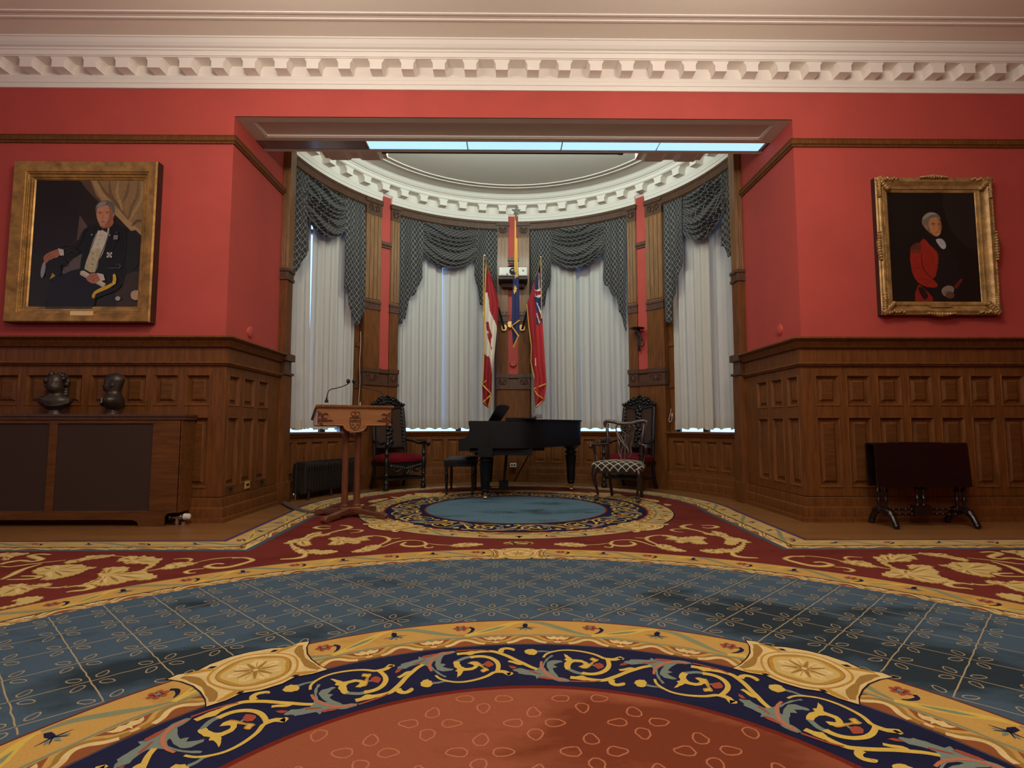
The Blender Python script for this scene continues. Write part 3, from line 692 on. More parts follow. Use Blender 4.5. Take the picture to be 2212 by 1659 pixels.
def flower(F, s, o, size, kind, lev, dirn=1):
    """small woven flower in band coordinates F(s, o)"""
    G = lambda u, v: F(s+u*size, o+v*size*dirn)
    if kind == 'red':
        for k in range(6):
            a = k*PI/3; cpoly([G(Cc(a+d)*r, S(a+d)*r) for d, r in ((-.1, .3), (-.42, .8), (-.2, 1.05), (.15, 1.0), (.42, .8), (.1, .3))], 'rose', lev)
            cpoly([G(Cc(a+.52+d)*r, S(a+.52+d)*r) for d, r in ((-.3, .25), (0, .85), (.3, .25))], 'dark', lev+.3)
        cpoly([G(Cc(k*PI/4)*.3, S(k*PI/4)*.3) for k in range(8)], 'sage', lev+1)
        cstroke([G(1.15, .2), G(1.6, -.4), G(1.3, -1.4), G(.7, -2.0)], [size*.45, size*.5, size*.12], 'navy', lev, 3)
    else:
        for a in (-2.6, -1.57, -.5): cpoly([G(Cc(a+d)*r, S(a+d)*r-.1) for d, r in ((-.2, .2), (-.35, .7), (0, 1.25), (.35, .7), (.2, .2))], 'sage', lev)
        for a in (-2.9, -.15, -2.1, -1.0): cstroke([G(0, 0), G(Cc(a)*1.5, S(a)*1.2)], [size*.2, size*.05], 'navy', lev+.5, 1)
        cpoly([G(-.25, 0), G(-.4, .6), G(-.1, 1.4), G(.35, 1.1), G(.3, .3), G(.2, 0)], 'navy', lev+1)

def decor(F, s0, s1, per, o_in, o_out, oscal, phase=0, skip=(), sz=.04, scl=.143):
    """the gold band: shells along the inner side (o_in..oscal), ribbons and flowers out to o_out"""
    sg = 1 if o_out > o_in else -1
    k = math.ceil((s0-phase)/per)
    H_b = abs(o_out-oscal); hs = abs(oscal-o_in)
    def inside(s): return s0-per*.001 <= s <= s1+per*.001 and not any(a < s < b_ for a, b_ in skip)
    def O(t): return oscal+sg*t*H_b
    def I(t): return o_in+sg*t*hs
    for k in range(math.floor((s0-phase)/per)-1, math.ceil((s1-phase)/per)+1):
        c0 = phase+k*per
        def put(u, fn):
            if inside(c0+u*per): fn(c0+u*per)
        L_ = abs(per)
        def rib(pts, w, c, lev):
            P_ = [(c0+u*per, v) for u, v in pts]
            if all(s0 <= p[0] <= s1 for p in P_): cstroke([F(p[0], O(p[1])) for p in P_], w, c, lev, 4)
        h = H_b
        rib([(-.02, .93), (.12, .86), (.28, .5), (.42, .22), (.56, .1)], [h*.03, h*.18, h*.2, h*.12, h*.02], 'green', 1.6)
        rib([(.52, .1), (.66, .3), (.78, .52), (.9, .82), (1.0, .93)], [h*.12, h*.2, h*.26, h*.16, h*.04], 'yellow', 1.8)
        rib([(.62, .27), (.7, .38), (.78, .52), (.86, .68)], [.0, h*.1, h*.12, .0], 'green', 2.1)
        rib([(.0, .03), (.25, .06), (.5, .02), (.75, .06), (1.0, .03)], [h*.07, h*.09, h*.07], 'green', 1.4)
        put(0, lambda s: flower(F, s, O(.62), sz/scl, 'blue', 2.4, 1) if 0 else None)
        if inside(c0): flower(F, c0, O(.55), sz, 'blue', 2.6, sg)
        if inside(c0+.5*per): flower(F, c0+.5*per, O(.62), sz, 'red', 2.6, sg)
        for q in (0, .5):
            m = c0+q*per
            if not (s0 <= m-per*.24 and m+per*.24 <= s1): continue
            X = lambda u, v: F(m+u*per, I(v))
            cpoly([X(-.25, .1), X(-.14, .2), X(-.08, .8), X(0, .98), X(.08, .8), X(.14, .2), X(.25, .1), X(.25, .0), X(-.25, 0)], 'brown', 1.5)
            cpoly([X(-.25, .35), X(-.17, .5), X(-.1, .98), X(-.25, .98)], 'brown', 1.45); cpoly([X(.25, .35), X(.17, .5), X(.1, .98), X(.25, .98)], 'brown', 1.45)
            cstroke([X(-.22, .12), X(-.13, .28), X(-.07, .7), X(0, .86), X(.07, .7), X(.13, .28), X(.22, .12)], hs*.28, 'tan', 1.9, 3)
            cstroke([X(-.16, .08), X(-.1, .25), X(-.05, .56), X(0, .68), X(.05, .56), X(.1, .25), X(.16, .08)], hs*.24, 'cream', 2.3, 3)
            cpoly([X(.155, .92), X(.17, .66), X(.2, .5), X(.24, .56), X(.25, .35), X(.26, .56), X(.3, .5), X(.33, .66), X(.345, .92), X(.31, .84), X(.28, .95), X(.25, .84), X(.22, .95), X(.19, .84)], 'cream', 2.2)
            cpoly([X(.225, .3), X(.275, .3), X(.27, .12), X(.23, .12)], 'cream', 2.2)

def FA(scale):   # turns (metres-ish sizes) into degrees for a ring
    return scale
def ringF(T, rm):
    return lambda s, o: T(s, o)
def flower_ring(T, th, r, size, kind, lev, sg=1):
    flower(lambda s, o: T(th+math.degrees((s-th)/r), r+(o-r)), th, r, size, kind, lev, sg)
_flower = flower
def flower(F, s, o, size, kind, lev, dirn=1):
    if getattr(F, 'ring', False): _flower(lambda a, b_: F(s+math.degrees((a-s)/F.r), b_), s, o, size, kind, lev, dirn)
    else: _flower(F, s, o, size, kind, lev, dirn)
class RF:
    ring = True
    def __init__(s, T, r): s.T = T; s.r = r
    def __call__(s, a, o): return s.T(a, o)

# big rounds
ringp(CP1, 2.97, 3.28, 'slate', 1.0, -75, 75); ringp(CP1, 2.98, 3.06, 'cream', 1.2, -75, 75); ringp(CP1, 3.06, 3.275, 'ochre', 1.2, -75, 75); ringp(CP1, 3.058, 3.068, 'dark', 1.4, -75, 75)
ringp(CP1, 1.06, 2.97, 'blue', .9)
ringp(CP1, 1.44, 1.735, 'red', 1.8); ringp(CP1, 1.445, 1.725, 'ochre', 1.9)
ringp(CP1, 1.05, 1.435, 'navy', 1.3)
disc(CP1, 1.062, 'red', 1.5); disc(CP1, 1.04, 'terra', 1.6)
class Up:
    """lift a decorated band by a few layers"""
_cp = cpoly
LIFT = 0
def cpoly(pts, c, lev): _cp(pts, c, lev+LIFT)
LIFT = .6
decor(RF(CP1, 1.6), -100, 100, 21.0, 1.447, 1.722, 1.535, 0, [(-47, -36.5), (37, 47.5)], sz=.034)
LIFT = 0
decor(RF(CP1, 3.16), -73, 73, 11.4, 2.985, 3.272, 3.06, 0, [(-4.5, 4.5)], sz=.038)
# wavy inner edge of the border
for i in range(-60, 61):
    a = i*1.15; cpoly([CP1(a-.5, 2.985), CP1(a-.25, 2.972), CP1(a+.25, 2.972), CP1(a+.5, 2.985)], 'cream', 1.3)
# medallion in the bay
disc(CP2, 1.77, 'navy', 1.2); disc(CP2, 1.755, 'ochre2', 1.4); disc(CP2, 1.495, 'red', 1.5)
ringp(CP2, 1.49, 1.57, 'tan', 1.55)
disc(CP2, 1.475, 'navy', 1.6); disc(CP2, 1.05, 'red', 1.8); disc(CP2, 1.03, 'lblue', 2.0)
LIFT = .6
decor(RF(CP2, 1.65), -180, 180, 20.0, 1.495, 1.75, 1.575, 0, [(-142, -126), (126, 142), (-54, -38), (38, 54)], sz=.034)
LIFT = 0
# straight border decoration
decor(lambda s, o: edge_at(s, o), .2, EL-.2, .86, .338, .055, .252, EL/2, (), sz=.034)
for lo_, hi_ in ():
    pass

# navy scroll bands
NC = {'Y': 'yellow', 'G': 'sage', 'R': 'rose', 'O': 'pink', 'B': 'gold'}
def scroll(T, th0, flip, ra, rb, k):
    def M_(p):
        r = 2.5-p[1] if flip else p[1]
        return T(th0+p[0]*k, ra+(r-1.06)/(1.44-1.06)*(rb-ra))
    q = (rb-ra)/.38
    for kd, c, pts, w in NAVY:
        P_ = [M_(p) for p in pts]
        lv = {'Y': 2.9, 'G': 2.4, 'R': 3.3, 'O': 3.1}[c]+.06*(NAVY.index((kd, c, pts, w)) % 5)
        if kd == 'v': cstroke(P_, [v*q*.82 for v in w] if isinstance(w, list) else w*q, NC[c], lv, 3)
        else:
            if c == 'O': cpoly(jag([(x, y) for x, y in P_], .006, 2), 'yellow', lv)
            else: cpoly(jag(P_, .005, 2), NC[c], lv)
        if kd == 'p' and c == 'Y' and len(P_) > 12:
            cstroke([M_(p) for p in pts[6:16]], .006*q, 'gold', lv+.5, 2)
for k in range(-7, 8): scroll(CP1, k*20.0, k % 2 != 0, 1.065, 1.435, 1)
for k in range(18): scroll(CP2, k*20.0+4, k % 2 != 0, 1.06, 1.47, 1)

# rosettes
def rosette(T, th, r, ht, hr, flat=1):
    """ht = half length along the ring (metres), hr = half height across it"""
    G = lambda u, v: T(th+math.degrees(u*ht/r), r+v*hr)
    out = [(-1.16, .98), (-1.0, 1.04), (-.75, .9), (-.5, 1.08), (-.15, 1.18), (.15, 1.18), (.5, 1.08), (.75, .9), (1.0, 1.04), (1.16, .98), (1.04, .62), (.97, .2), (.97, -.2), (1.02, -.62), (1.12, -.95), (.8, -.98), (.5, -.9), (.2, -1.05), (-.2, -1.05), (-.5, -.9), (-.8, -.98), (-1.12, -.95), (-1.02, -.62), (-.97, -.2), (-.97, .2), (-1.04, .62)]
    cpoly([G(u, v) for u, v in out], 'dark', 3.4)
    cpoly([G(u*.97, v*.96) for u, v in out], 'cream', 3.7)
    def oval(a, b_, c, lev, wob=0, n=40): cpoly([G(a*Cc(2*PI*i/n)*(1+wob*S(5*2*PI*i/n)), b_*S(2*PI*i/n)*(1+wob*S(5*2*PI*i/n))) for i in range(n)], c, lev)
    for sx in (-1, 1):
        for sy in (-1, 1):
            cstroke([G(sx*.96, sy*.8), G(sx*.88, sy*.6), G(sx*.84, sy*.3), G(sx*.83, 0)], [hr*.1, hr*.22, hr*.1], 'tan', 4.1, 4)
            cstroke([G(sx*.9, sy*.88), G(sx*.66, sy*.8), G(sx*.5, sy*.66)], [hr*.06, hr*.16, hr*.05], 'gold', 4.2, 3)
            cpoly([G(sx*.58, sy*.84), G(sx*.5, sy*.9), G(sx*.42, sy*.82), G(sx*.5, sy*.76)], 'dark', 4.4)
    oval(.74, .96, 'gold', 4.5, .02); oval(.70, .9, 'cream', 4.9, .02); oval(.62, .77, 'tan', 5.1, .02); oval(.59, .73, 'gold', 5.3, .04); oval(.53, .64, 'leaf', 5.5, .06)
    for i in range(7):
        a = 2*PI*i/7+.3
        cpoly([G(.12*Cc(a), .14*S(a)), G(.34*Cc(a-.33), .42*S(a-.33)), G(.47*Cc(a-.12), .57*S(a-.12)), G(.44*Cc(a), .5*S(a)), G(.47*Cc(a+.12), .57*S(a+.12)), G(.34*Cc(a+.33), .42*S(a+.33))], 'cream', 5.8); cstroke([G(.14*Cc(a), .17*S(a)), G(.36*Cc(a), .44*S(a))], [hr*.03, hr*.07, hr*.02], 'gold', 6.0, 1)
        cstroke([G(.1*Cc(a+.45), .12*S(a+.45)), G(.36*Cc(a+.45), .46*S(a+.45))], [hr*.1, hr*.03], 'tan', 6.1, 1)
    oval(.09, .11, 'tan', 6.4, 0, 12); oval(.05, .06, 'cream', 6.6, 0, 10)
rosette(CP1, -41.5, 1.59, .215, .175); rosette(CP1, 42.0, 1.59, .215, .175)
rosette(CP1, 0, 3.12, .19, .165)
for t in (-135, 135, -45, 45): rosette(CP2, t+1, 1.64, .24, .19)

# trellis on the blue field
hx, hy = .1625, .1545
for i in range(-19, 20):
    for j in range(-16, 16):
        if (i+j) % 2: continue
        x, y = i*hx, 3.35+j*hy
        r = math.hypot(x, y-1.0)
        def ok(px, py, a=1.745, b_=2.965): return a < math.hypot(px, py-1.0) < b_
        for dx in (-1, 1):
            x2, y2 = x+dx*hx, y+hy
            n = 7; pts = [(x+(x2-x)*k/n+(rnd.random()-.5)*.004, y+(y2-y)*k/n+(rnd.random()-.5)*.004) for k in range(n+1)]
            for k in range(n):
                if ok(*pts[k]) and ok(*pts[k+1]): cstroke([pts[k], pts[k+1]], .0052, 'line', 1.3, 1)
        for k in range(4):
            a = k*PI/2; c = (x+.062*Cc(a), y+.062*S(a))
            if not (ok(x+.095*Cc(a), y+.095*S(a)) and ok(*c)): continue
            L2, W2 = (.027, .0155); n = 10; jt = rnd.random()*.3
            pp = []
            for q in range(n+1):
                t = 2*PI*q/n+jt; u, v = L2*Cc(t), W2*S(t)*(1-.15*Cc(t))
                pp.append((c[0]+u*Cc(a)-v*S(a)+(rnd.random()-.5)*.003, c[1]+u*S(a)+v*Cc(a)+(rnd.random()-.5)*.003))
            cstroke(pp, .005, 'line', 1.3, 1)
# petal groups on the terracotta centre
for i in range(-7, 8):
    for j in range(-8, 3):
        if (i+j) % 2: continue
        x, y = i*.165, 1.81+j*.155
        for k in range(4):
            a = k*PI/2; c = (x+.068*Cc(a), y+.068*S(a)*.95)
            if math.hypot(c[0], c[1]-1.0) > 1.0: continue
            n = 11; pp = []
            for q in range(n+1):
                t = 2*PI*q/n; u, v = .031*Cc(t), .022*S(t)*(1-.35*Cc(t))
                if q == n: pp.append(pp[0]); break
                pp.append((c[0]+u*Cc(a)-v*S(a)+(rnd.random()-.5)*.005, c[1]+u*S(a)+v*Cc(a)+(rnd.random()-.5)*.005))
            cstroke(pp, .0055, 'pink', 2.2, 1)
# faint flecks on the pale blue medallion
for i in range(-7, 8):
    for j in range(-7, 8):
        if (i+j) % 2: continue
        x, y = .02+i*.14, 6.42+j*.14
        if math.hypot(x-.02, y-6.42) > .97: continue
        for k in range(4):
            a = k*PI/2+PI/4; cstroke([(x+.012*Cc(a), y+.012*S(a)), (x+.045*Cc(a), y+.045*S(a))], [.004, .008], 'sage', 2.4, 1)

# leaf scrolls on the burgundy field, mirrored about the room's centre line
for sx in (1, -1):
    for kd, pts, w in BURG:
        P_ = [(sx*x+(0 if sx > 0 else .02), y) for x, y in pts]
        if kd == 'l':
            cx = sum(p[0] for p in P_)/len(P_); cy = sum(p[1] for p in P_)/len(P_)
            D = cr(P_, 5, True); J = []
            for i, (x, y) in enumerate(D):     # scalloped leaf margin
                n_ = len(D); x0_, y0_ = D[i-1]; x1_, y1_ = D[(i+1) % n_]; dx, dy = x1_-x0_, y1_-y0_; l = math.hypot(dx, dy) or 1
                sg_ = 1 if sum(P_[k-1][0]*P_[k][1]-P_[k][0]*P_[k-1][1] for k in range(len(P_))) > 0 else -1
                q = (.009 if i % 3 == 0 else (-.007 if i % 3 == 2 else .0))*sg_; J.append((x+dy/l*q, y-dx/l*q))
            cpoly([(x+.006*(1 if sx > 0 else -1), y-.014) for x, y in J], 'tan', .8)
            cpoly(J, 'leaf', 1.3)
            xs = sorted(P_, key=lambda p: p[0]); A_, Z_ = xs[0], xs[-1]
            span = math.hypot(A_[0]-Z_[0], A_[1]-Z_[1])
            if span > .15:
                c0 = (cx*.6+A_[0]*.4, cy*.75+A_[1]*.25)
                for k in range(0, len(P_)):
                    p = P_[k]; m_ = ((c0[0]+p[0])/2+(rnd.random()-.5)*.02, (c0[1]+p[1])/2+(rnd.random()-.5)*.02)
                    d_ = math.hypot(p[0]-c0[0], p[1]-c0[1])
                    if d_ < .06: continue
                    if not all(inpoly(c0[0]+(p[0]-c0[0])*f_, c0[1]+(p[1]-c0[1])*f_, J) for f_ in (.25, .45, .65, .84)): continue
                    e_ = (c0[0]+(p[0]-c0[0])*.86, c0[1]+(p[1]-c0[1])*.86); s_ = (c0[0]+(p[0]-c0[0])*.22, c0[1]+(p[1]-c0[1])*.22)
                    cstroke([s_, m_, e_], [.003, .022, .003], 'tan' if k % 2 else 'cream', 1.6+.05*(k % 3), 3)
        else:
            cstroke(P_, [w*.5, w*1.1, w*.5], 'tan', 1.2, 4); cstroke(P_, [w*.35, w*.8, w*.3], 'leaf', 1.6, 4); cstroke([(x, y+.1*w) for x, y in P_], [w*.1, w*.3, w*.1], 'cream', 2.0, 4)

carpet = cb.build('carpet', CK, fixn=False)
tag(carpet, 'large burgundy, blue and gold patterned carpet covering the oak floor', 'carpet')
# ================================================================== soffit light, screen case
lt = thing('ceiling_light', 'long recessed strip light with ribbed bluish diffuser in the beam underside', 'ceiling light', (0, 6.19, 4.26))
b = MB(); b.box(-2.95, 2.95, -.10, -.094, -.02, .0); b.box(-2.95, 2.95, .1, .106, -.02, 0); b.box(-2.95, -2.94, -.1, .1, -.02, 0); b.box(2.94, 2.95, -.1, .1, -.02, 0)
b.box(-2.95, 2.95, -.1, .1, .0, .004); b.build('housing', 'lamp_dark', lt)
m = mat('diffuser_lit', (170, 215, 240), .35, emit=(172, 222, 252), estr=1.15)
N, L, bs = nodes_of(m)
tc = N.new('ShaderNodeTexCoord'); wv = N.new('ShaderNodeTexWave'); wv.inputs['Scale'].default_value = 7; wv.bands_direction = 'X'
L.new(tc.outputs['Object'], wv.inputs['Vector']); bp = N.new('ShaderNodeBump'); bp.inputs['Strength'].default_value = .3; L.new(wv.outputs['Fac'], bp.inputs['Height']); L.new(bp.outputs['Normal'], bs.inputs['Normal'])
xs = [-1.72, -.55, .56, 1.7, 2.93]
for i in range(4):
    b = MB(); b.box(xs[i]+.008, xs[i+1]-.008, -.09, .09, -.016, -.010); tag(b.build('diffuser', 'diffuser_lit', lt), 'lit bluish white diffuser panel' if i else None)
b = MB(); b.box(-2.93, -1.74, -.09, .09, -.016, -.010); tag(b.build('diffuser', 'lamp_dark', lt), 'unlit dark glossy end panel')
for x in xs[:3]:
    b = MB(); b.box(x-.007, x+.007, -.095, .095, -.019, -.009); b.build('joint_strip', 'white_plastic', lt)
b = MB(); b.tube([(-1.6, 6.40, 4.285), (1.33, 6.40, 4.285)], .03, 12); b.box(-1.6, -1.55, 6.35, 6.43, 4.26, 4.6); b.box(1.28, 1.33, 6.35, 6.43, 4.26, 4.6)
tag(b.build('projection_screen_case', 'dark_steel'), 'slim dark roller screen case hanging behind the beam', 'projection screen')

# ================================================================== curtains
def sheer(a0, a1, z0, z1, label, seed, group='white sheer curtains in the bay windows', flare=0, R0=3.12, close=0):
    r = random.Random(seed)
    n = int((a1-a0)*5)+1
    b = MB(); rows = []; zs = [z0+(z1-z0)*k/14 for k in range(15)]
    ph = [r.random()*6.28 for _ in range(4)]; fr = [r.uniform(1.9, 2.6), r.uniform(.9, 1.3), r.uniform(3.2, 4.2)]
    offs = [r.uniform(-.02, .02) for _ in range(40)]
    def off(a, t):
        am = .55+.45*t
        q_ = S(a*fr[0]+ph[0]+.5*S(t*3)); v = .033*(abs(q_)**.8)*(1 if q_ > 0 else -1)+.013*S(a*fr[1]+ph[1])+.007*S(a*fr[2]+ph[2])
        return v*am
    for z in zs:
        t = (z-z0)/(z1-z0); row = []
        for i in range(n+1):
            a = a0+(a1-a0)*i/n
            aa = a+flare*t*(1-(i/n))+close*(1-t)**2*(i/n)
            x, y = pol(aa, R0+off(a, 1-t)); row.append((x, y, z+(.014*(1+S(a*1.7+seed)) if t == 0 else 0)))
        rows.append(row)
    b.rows(rows)
    root = b.build('sheer_curtain', 'sheer', smooth=60); tag(root, label, 'curtain', group)
    h = MB(); rows = []
    for z in (z0-.004, z0+.13):
        rows.append([(lambda p, a_: (p[0], p[1], z+.014*(1+S(a_*1.7+seed))))(pol(a0+(a1-a0)*i/n, R0-.006+off(a0+(a1-a0)*i/n, 1)), a0+(a1-a0)*i/n) for i in range(n+1)])
    h.rows(rows); h.build('hem', 'sheer', root, smooth=60)
    return root
sheer(-79.8, -68.75, .905, 4.43, 'white sheer curtain panel at the far left edge of the bay', 1, flare=.5, close=1.3)
sheer(-67.35, -52.0, .905, 4.43, 'white sheer panel right of the bright gap, behind the lectern', 2)
sheer(-38.2, -22.95, .905, 4.43, 'white sheer panel left of the thin bright gap in the second window', 3)
sheer(-22.66, -5.6, .905, 4.43, 'white sheer panel behind the red and white flag', 4)
sheer(6.4, 21.5, .905, 4.43, 'white sheer panel behind the red ensign flag', 5)
sheer(20.0, 39.3, .905, 4.43, 'white sheer panel behind the armchair with the trellis seat', 6, R0=3.195)
sheer(53.9, 67.2, .905, 4.43, 'white sheer panel with a loose cord at its left edge, in the rightmost window', 7)
sheer(64.2, 80.0, .905, 4.43, 'white sheer panel touching the right end pilaster', 8, R0=3.195)

def valance(a0, a1, label, sw, tl, tr, seed):
    """sw = swag angles (left, right) and lowest z; tl, tr = tail outlines [(angle, z bottom), ...]"""
    r = random.Random(seed)
    root = thing('swag_valance', label, 'curtain', (0, 0, 0), 0, 'dark trellis valances over the bay windows')
    ZT = 4.445; Rv = 3.02
    b = MB(); nu, nv = 40, 64; rows = []; uvs = []
    s0, s1, zb = sw
    drop = ZT-zb; side = .52; nf = 7
    W = math.radians(s1-s0)*Rv
    for j in range(nv+1):
        v = j/nv; row = []; uv = []
        for i in range(nu+1):
            u = i/nu; lean = .04*S(6*v+seed)
            q = max(0, 4*u*(1-u))**.8
            sag = (drop-side)*(v**.9)*q
            z = ZT-side*v*(1-.10*u)-sag
            f = ((v+.05*S(11*v+seed))*nf+.55*S(u*PI*1.3+seed)) % 1
            saw = (f**.75)*(1-max(0, f-.82)/.18)
            off = (.014+.07*q)*saw+.05*q*v*(1-v*.4)
            aa = s0+(s1-s0)*(u+lean*q*.2)
            x, y = pol(aa, Rv-off-.01*v); row.append((x, y, z))
            uv.append((u*W*1.1+.02*S(v*20), v*(drop+.75)+q*.12))
        rows.append(row); uvs.append(uv)
    b.rows(rows, 0, uvs=uvs)
    o = b.build('swag', 'drape', root, smooth=60)
    for outline, sd in ((tl, 0), (tr, 1)):
        b = MB(); n = len(outline); rows = []; uvs = []
        zs = 36; cols = []
        sub = 4
        pts = []
        for k in range((n-1)*sub+1):
            i = min(k//sub, n-2); t = (k-i*sub)/sub
            a = outline[i][0]+(outline[i+1][0]-outline[i][0])*t; zb_ = outline[i][1]+(outline[i+1][1]-outline[i][1])*t
            fold = (.05 if i % 2 else -.0)+(-.05 if i % 2 else .05)*t
            pts.append((a, zb_, fold, i, t))
        arcl = 0; prev = None
        for (a, zb_, fold, i, t) in pts:
            zb_ = zb_+.045*S(PI*t)*(1 if i % 2 else -.3)
            if prev is not None: arcl += math.hypot(math.radians(a-prev[0])*Rv, (fold-prev[1])*2.0)
            prev = (a, fold); cols.append((a, zb_, fold, arcl))
        for j in range(zs+1):
            v = j/zs; row = []; uv = []
            for a, zb_, fold, al in cols:
                z = ZT-(ZT-zb_)*v
                x, y = pol(a+.3*S(v*4+a), Rv-.012-fold*(.35+.65*v)); row.append((x, y, z)); uv.append((al, -z))
            rows.append(row); uvs.append(uv)
        b.rows(rows, 0, uvs=uvs); o = b.build('tail', 'drape', root, smooth=50)
        sm = o.modifiers.new('s', 'SOLIDIFY'); sm.thickness = .004
    b = MB(); b.sweep(arc(a0, a1, Rv+.05), [(0, 4.43), (.05, 4.43), (.05, 4.455), (0, 4.455)]); b.build('pelmet_board', 'drape', root)
    return root
valance(-82, -50.6, 'dark blue trellis swag valance over the leftmost bay window', (-75, -57.5, 3.66),
        [(-82.3, 2.66), (-81, 2.72), (-80, 2.80), (-78.7, 2.95), (-77.5, 3.0), (-76, 3.12), (-75, 3.16), (-73.5, 3.3), (-72.0, 3.38)],
        [(-58, 3.05), (-57, 3.03), (-56, 2.86), (-55, 2.62), (-54, 2.52), (-53, 2.50), (-51.8, 2.6), (-50.9, 2.75)], 1)
valance(-38.4, -5.0, 'dark blue trellis swag valance over the window behind the red and white flag', (-31.0, -11.5, 3.66),
        [(-38.3, 2.66), (-37.3, 2.64), (-36, 2.72), (-35.2, 3.1), (-34.2, 3.13), (-33, 3.2), (-31.8, 3.3), (-30.4, 3.46)],
        [(-12.4, 3.62), (-11.4, 3.4), (-10.6, 3.1), (-9.6, 3.08), (-8.6, 2.9), (-7.6, 2.86), (-6.2, 2.78), (-5.1, 2.74)], 2)
valance(6.1, 39.9, 'dark blue trellis swag valance over the window behind the red ensign', (13.2, 32.2, 3.66),
        [(6.2, 2.8), (7.2, 2.84), (8.6, 2.9), (9.8, 3.02), (11.0, 3.06), (12.0, 3.28), (13.0, 3.4), (13.9, 3.58)],
        [(31.4, 3.46), (32.6, 3.32), (33.8, 3.2), (35, 3.12), (36, 2.98), (37, 2.84), (38.2, 2.66), (39.6, 2.50)], 3)
valance(52.2, 82, 'dark blue trellis swag valance over the rightmost bay window', (59.5, 77.5, 3.62),
        [(52.6, 2.62), (53.6, 2.52), (54.8, 2.50), (55.6, 2.8), (56.6, 2.98), (57.8, 3.1), (58.6, 3.35), (60.0, 3.44)],
        [(74.2, 3.5), (75.4, 3.42), (76.6, 3.3), (78, 3.22), (79.4, 3.12), (80.6, 3.02), (81.8, 2.94), (82.6, 2.86)], 4)
for nm, a, z0, z1, lb in (('left', -51.6, 1.15, 2.42, 'thin white pull cord hanging beside the sheer curtain behind the lectern'), ('right', 53.6, 1.0, 1.35, 'short white pull cord loop beside the rightmost window')):
    b = MB(); n = 14
    pts = [pol(a+.12*S(i*.9), 3.0)+(z1+(z0-z1)*i/n,) for i in range(n+1)]
    pts += [pol(a+.5, 3.0)+(z0-.03,), pol(a+.7, 3.0)+(z0+.04,), pol(a+.4, 3.0)+(z0+.12,)]
    if nm == 'right': pts = [pol(a-.1, 3.03, 1.22), pol(a-.5, 3.03, 1.12), pol(a-.9, 3.03, 1.06), pol(a-.6, 3.03, 1.02), pol(a-.1, 3.03, 1.04), pol(a+.2, 3.03, 1.1)]
    b.tube(cr(pts, 4), .0045, 6); b.lathe([(.006, 0), (.01, .01), (.007, .05), (.003, .06)], pts[-1], 8)
    tag(b.build('curtain_cord', 'cord_white'), lb, 'cord')
# ================================================================== furniture
def turned(prof, c=(0, 0, 0), seg=16, m=0, b=None, sc=1):
    b = b or MB(); b.lathe([(r*sc, z) for r, z in prof], c, seg, m); return b
def sq_leg(b, x, y, w0, w1, z0, z1, m=0):
    b.rows([[(x-w, y-w, z), (x+w, y-w, z), (x+w, y+w, z), (x-w, y+w, z)] for w, z in ((w0/2, z0), (w1/2, z1))], m, True)
    n = len(b.v); b.cap([n-8, n-7, n-6, n-5], m); b.cap([n-4, n-3, n-2, n-1], m, True)

# --- grand piano: keyboard to the left, curved side towards the room
pf = thing('grand_piano', 'black baby grand piano with closed lid and tapering legs on brass casters', 'piano', (0, 7.75, .018))
# rim outline (x along length, y across); local origin (0, 7.75)
bent = cr([(-.30, -.70), (-.05, -.70), (.18, -.66), (.38, -.50), (.56, -.25), (.72, -.02), (.86, .18), (.98, .36), (1.03, .50), (.98, .62), (.84, .68)], 5)
rim = [(-.56, .70), (-.56, -.70)]+[(-.42, -.70)]+bent+[(.5, .70)]
b = MB(); b.prism(rim, .655, 1.005, lambda u, v, d: (u, v, d))
b.build('case', 'piano_black', pf, smooth=35, bevel=.004)
b = MB()   # cheeks and keybed reach out to the player
cheek = [(-.70, .62), (-.70, .775)]+bez((-.70, .775), (-.62, .78), (-.575, .80), (-.565, .90), 6)[1:]+[(-.565, .93), (-.575, .955), (-.575, 1.004), (-.3, 1.004), (-.3, .62)]
for y0, y1 in ((-.705, -.64), (.64, .705)): b.prism(cheek, y0, y1, lambda u, v, d: (u, d, v))
b.box(-.69, -.3, -.64, .64, .62, .70); b.box(-.5, .25, -.62, .62, .56, .655); b.box(-.56, -.30, -.705, .705, .60, .66)
b.build('key_bed', 'piano_black', pf, bevel=.004)
b = MB(); b.box(-.685, -.56, -.635, .635, .70, .722)
b.build('keys', 'white_plastic', pf)
b = MB(); b.prism([(-.66, .725), (-.58, .73), (-.545, .80), (-.54, .99), (-.555, .99), (-.565, .81), (-.59, .745), (-.66, .74)], -.638, .638, lambda u, v, d: (u, d, v)); b.build('fallboard', 'piano_black', pf)
lid = [(-.10, .715)]+[(-.10, -.715)]+[(x*1.012+.005, y*1.015-.002) for x, y in cr([(-.05, -.70), (.18, -.66), (.38, -.50), (.56, -.25), (.72, -.02), (.86, .18), (.98, .36), (1.03, .50), (.98, .62), (.84, .69)], 5)]
b = MB(); b.prism(lid, 1.006, 1.028, lambda u, v, d: (u, v, d)); b.build('lid', 'piano_black', pf, smooth=35, bevel=.003)
b = MB(); b.box(-.10, .30, -.715, .715, 1.03, 1.05); b.build('folded_lid_flap', 'piano_black', pf, bevel=.003)
b = MB()
def desk(u, v, d): return (-.36+.13*v/.2*1+d+.26*u, u, 1.0+v)
b.prism([(.02, 0), (.62, 0), (.64, .22), (.55, .24), (.30, .25), (.06, .24), (-.02, .22)], 0, .014, desk); b.box(-.40, -.20, -.05, .66, 1.004, 1.010)
b.build('music_desk', 'piano_black', pf)
LEGP = [(.02, .075), (.034, .085), (.044, .11), (.04, .12), (.046, .135), (.052, .30), (.062, .46), (.07, .475), (.05, .49), (.05, .50), (.072, .515), (.072, .53), (.048, .545), (.048, .56), (.06, .575), (.06, .59), (.055, .62)]
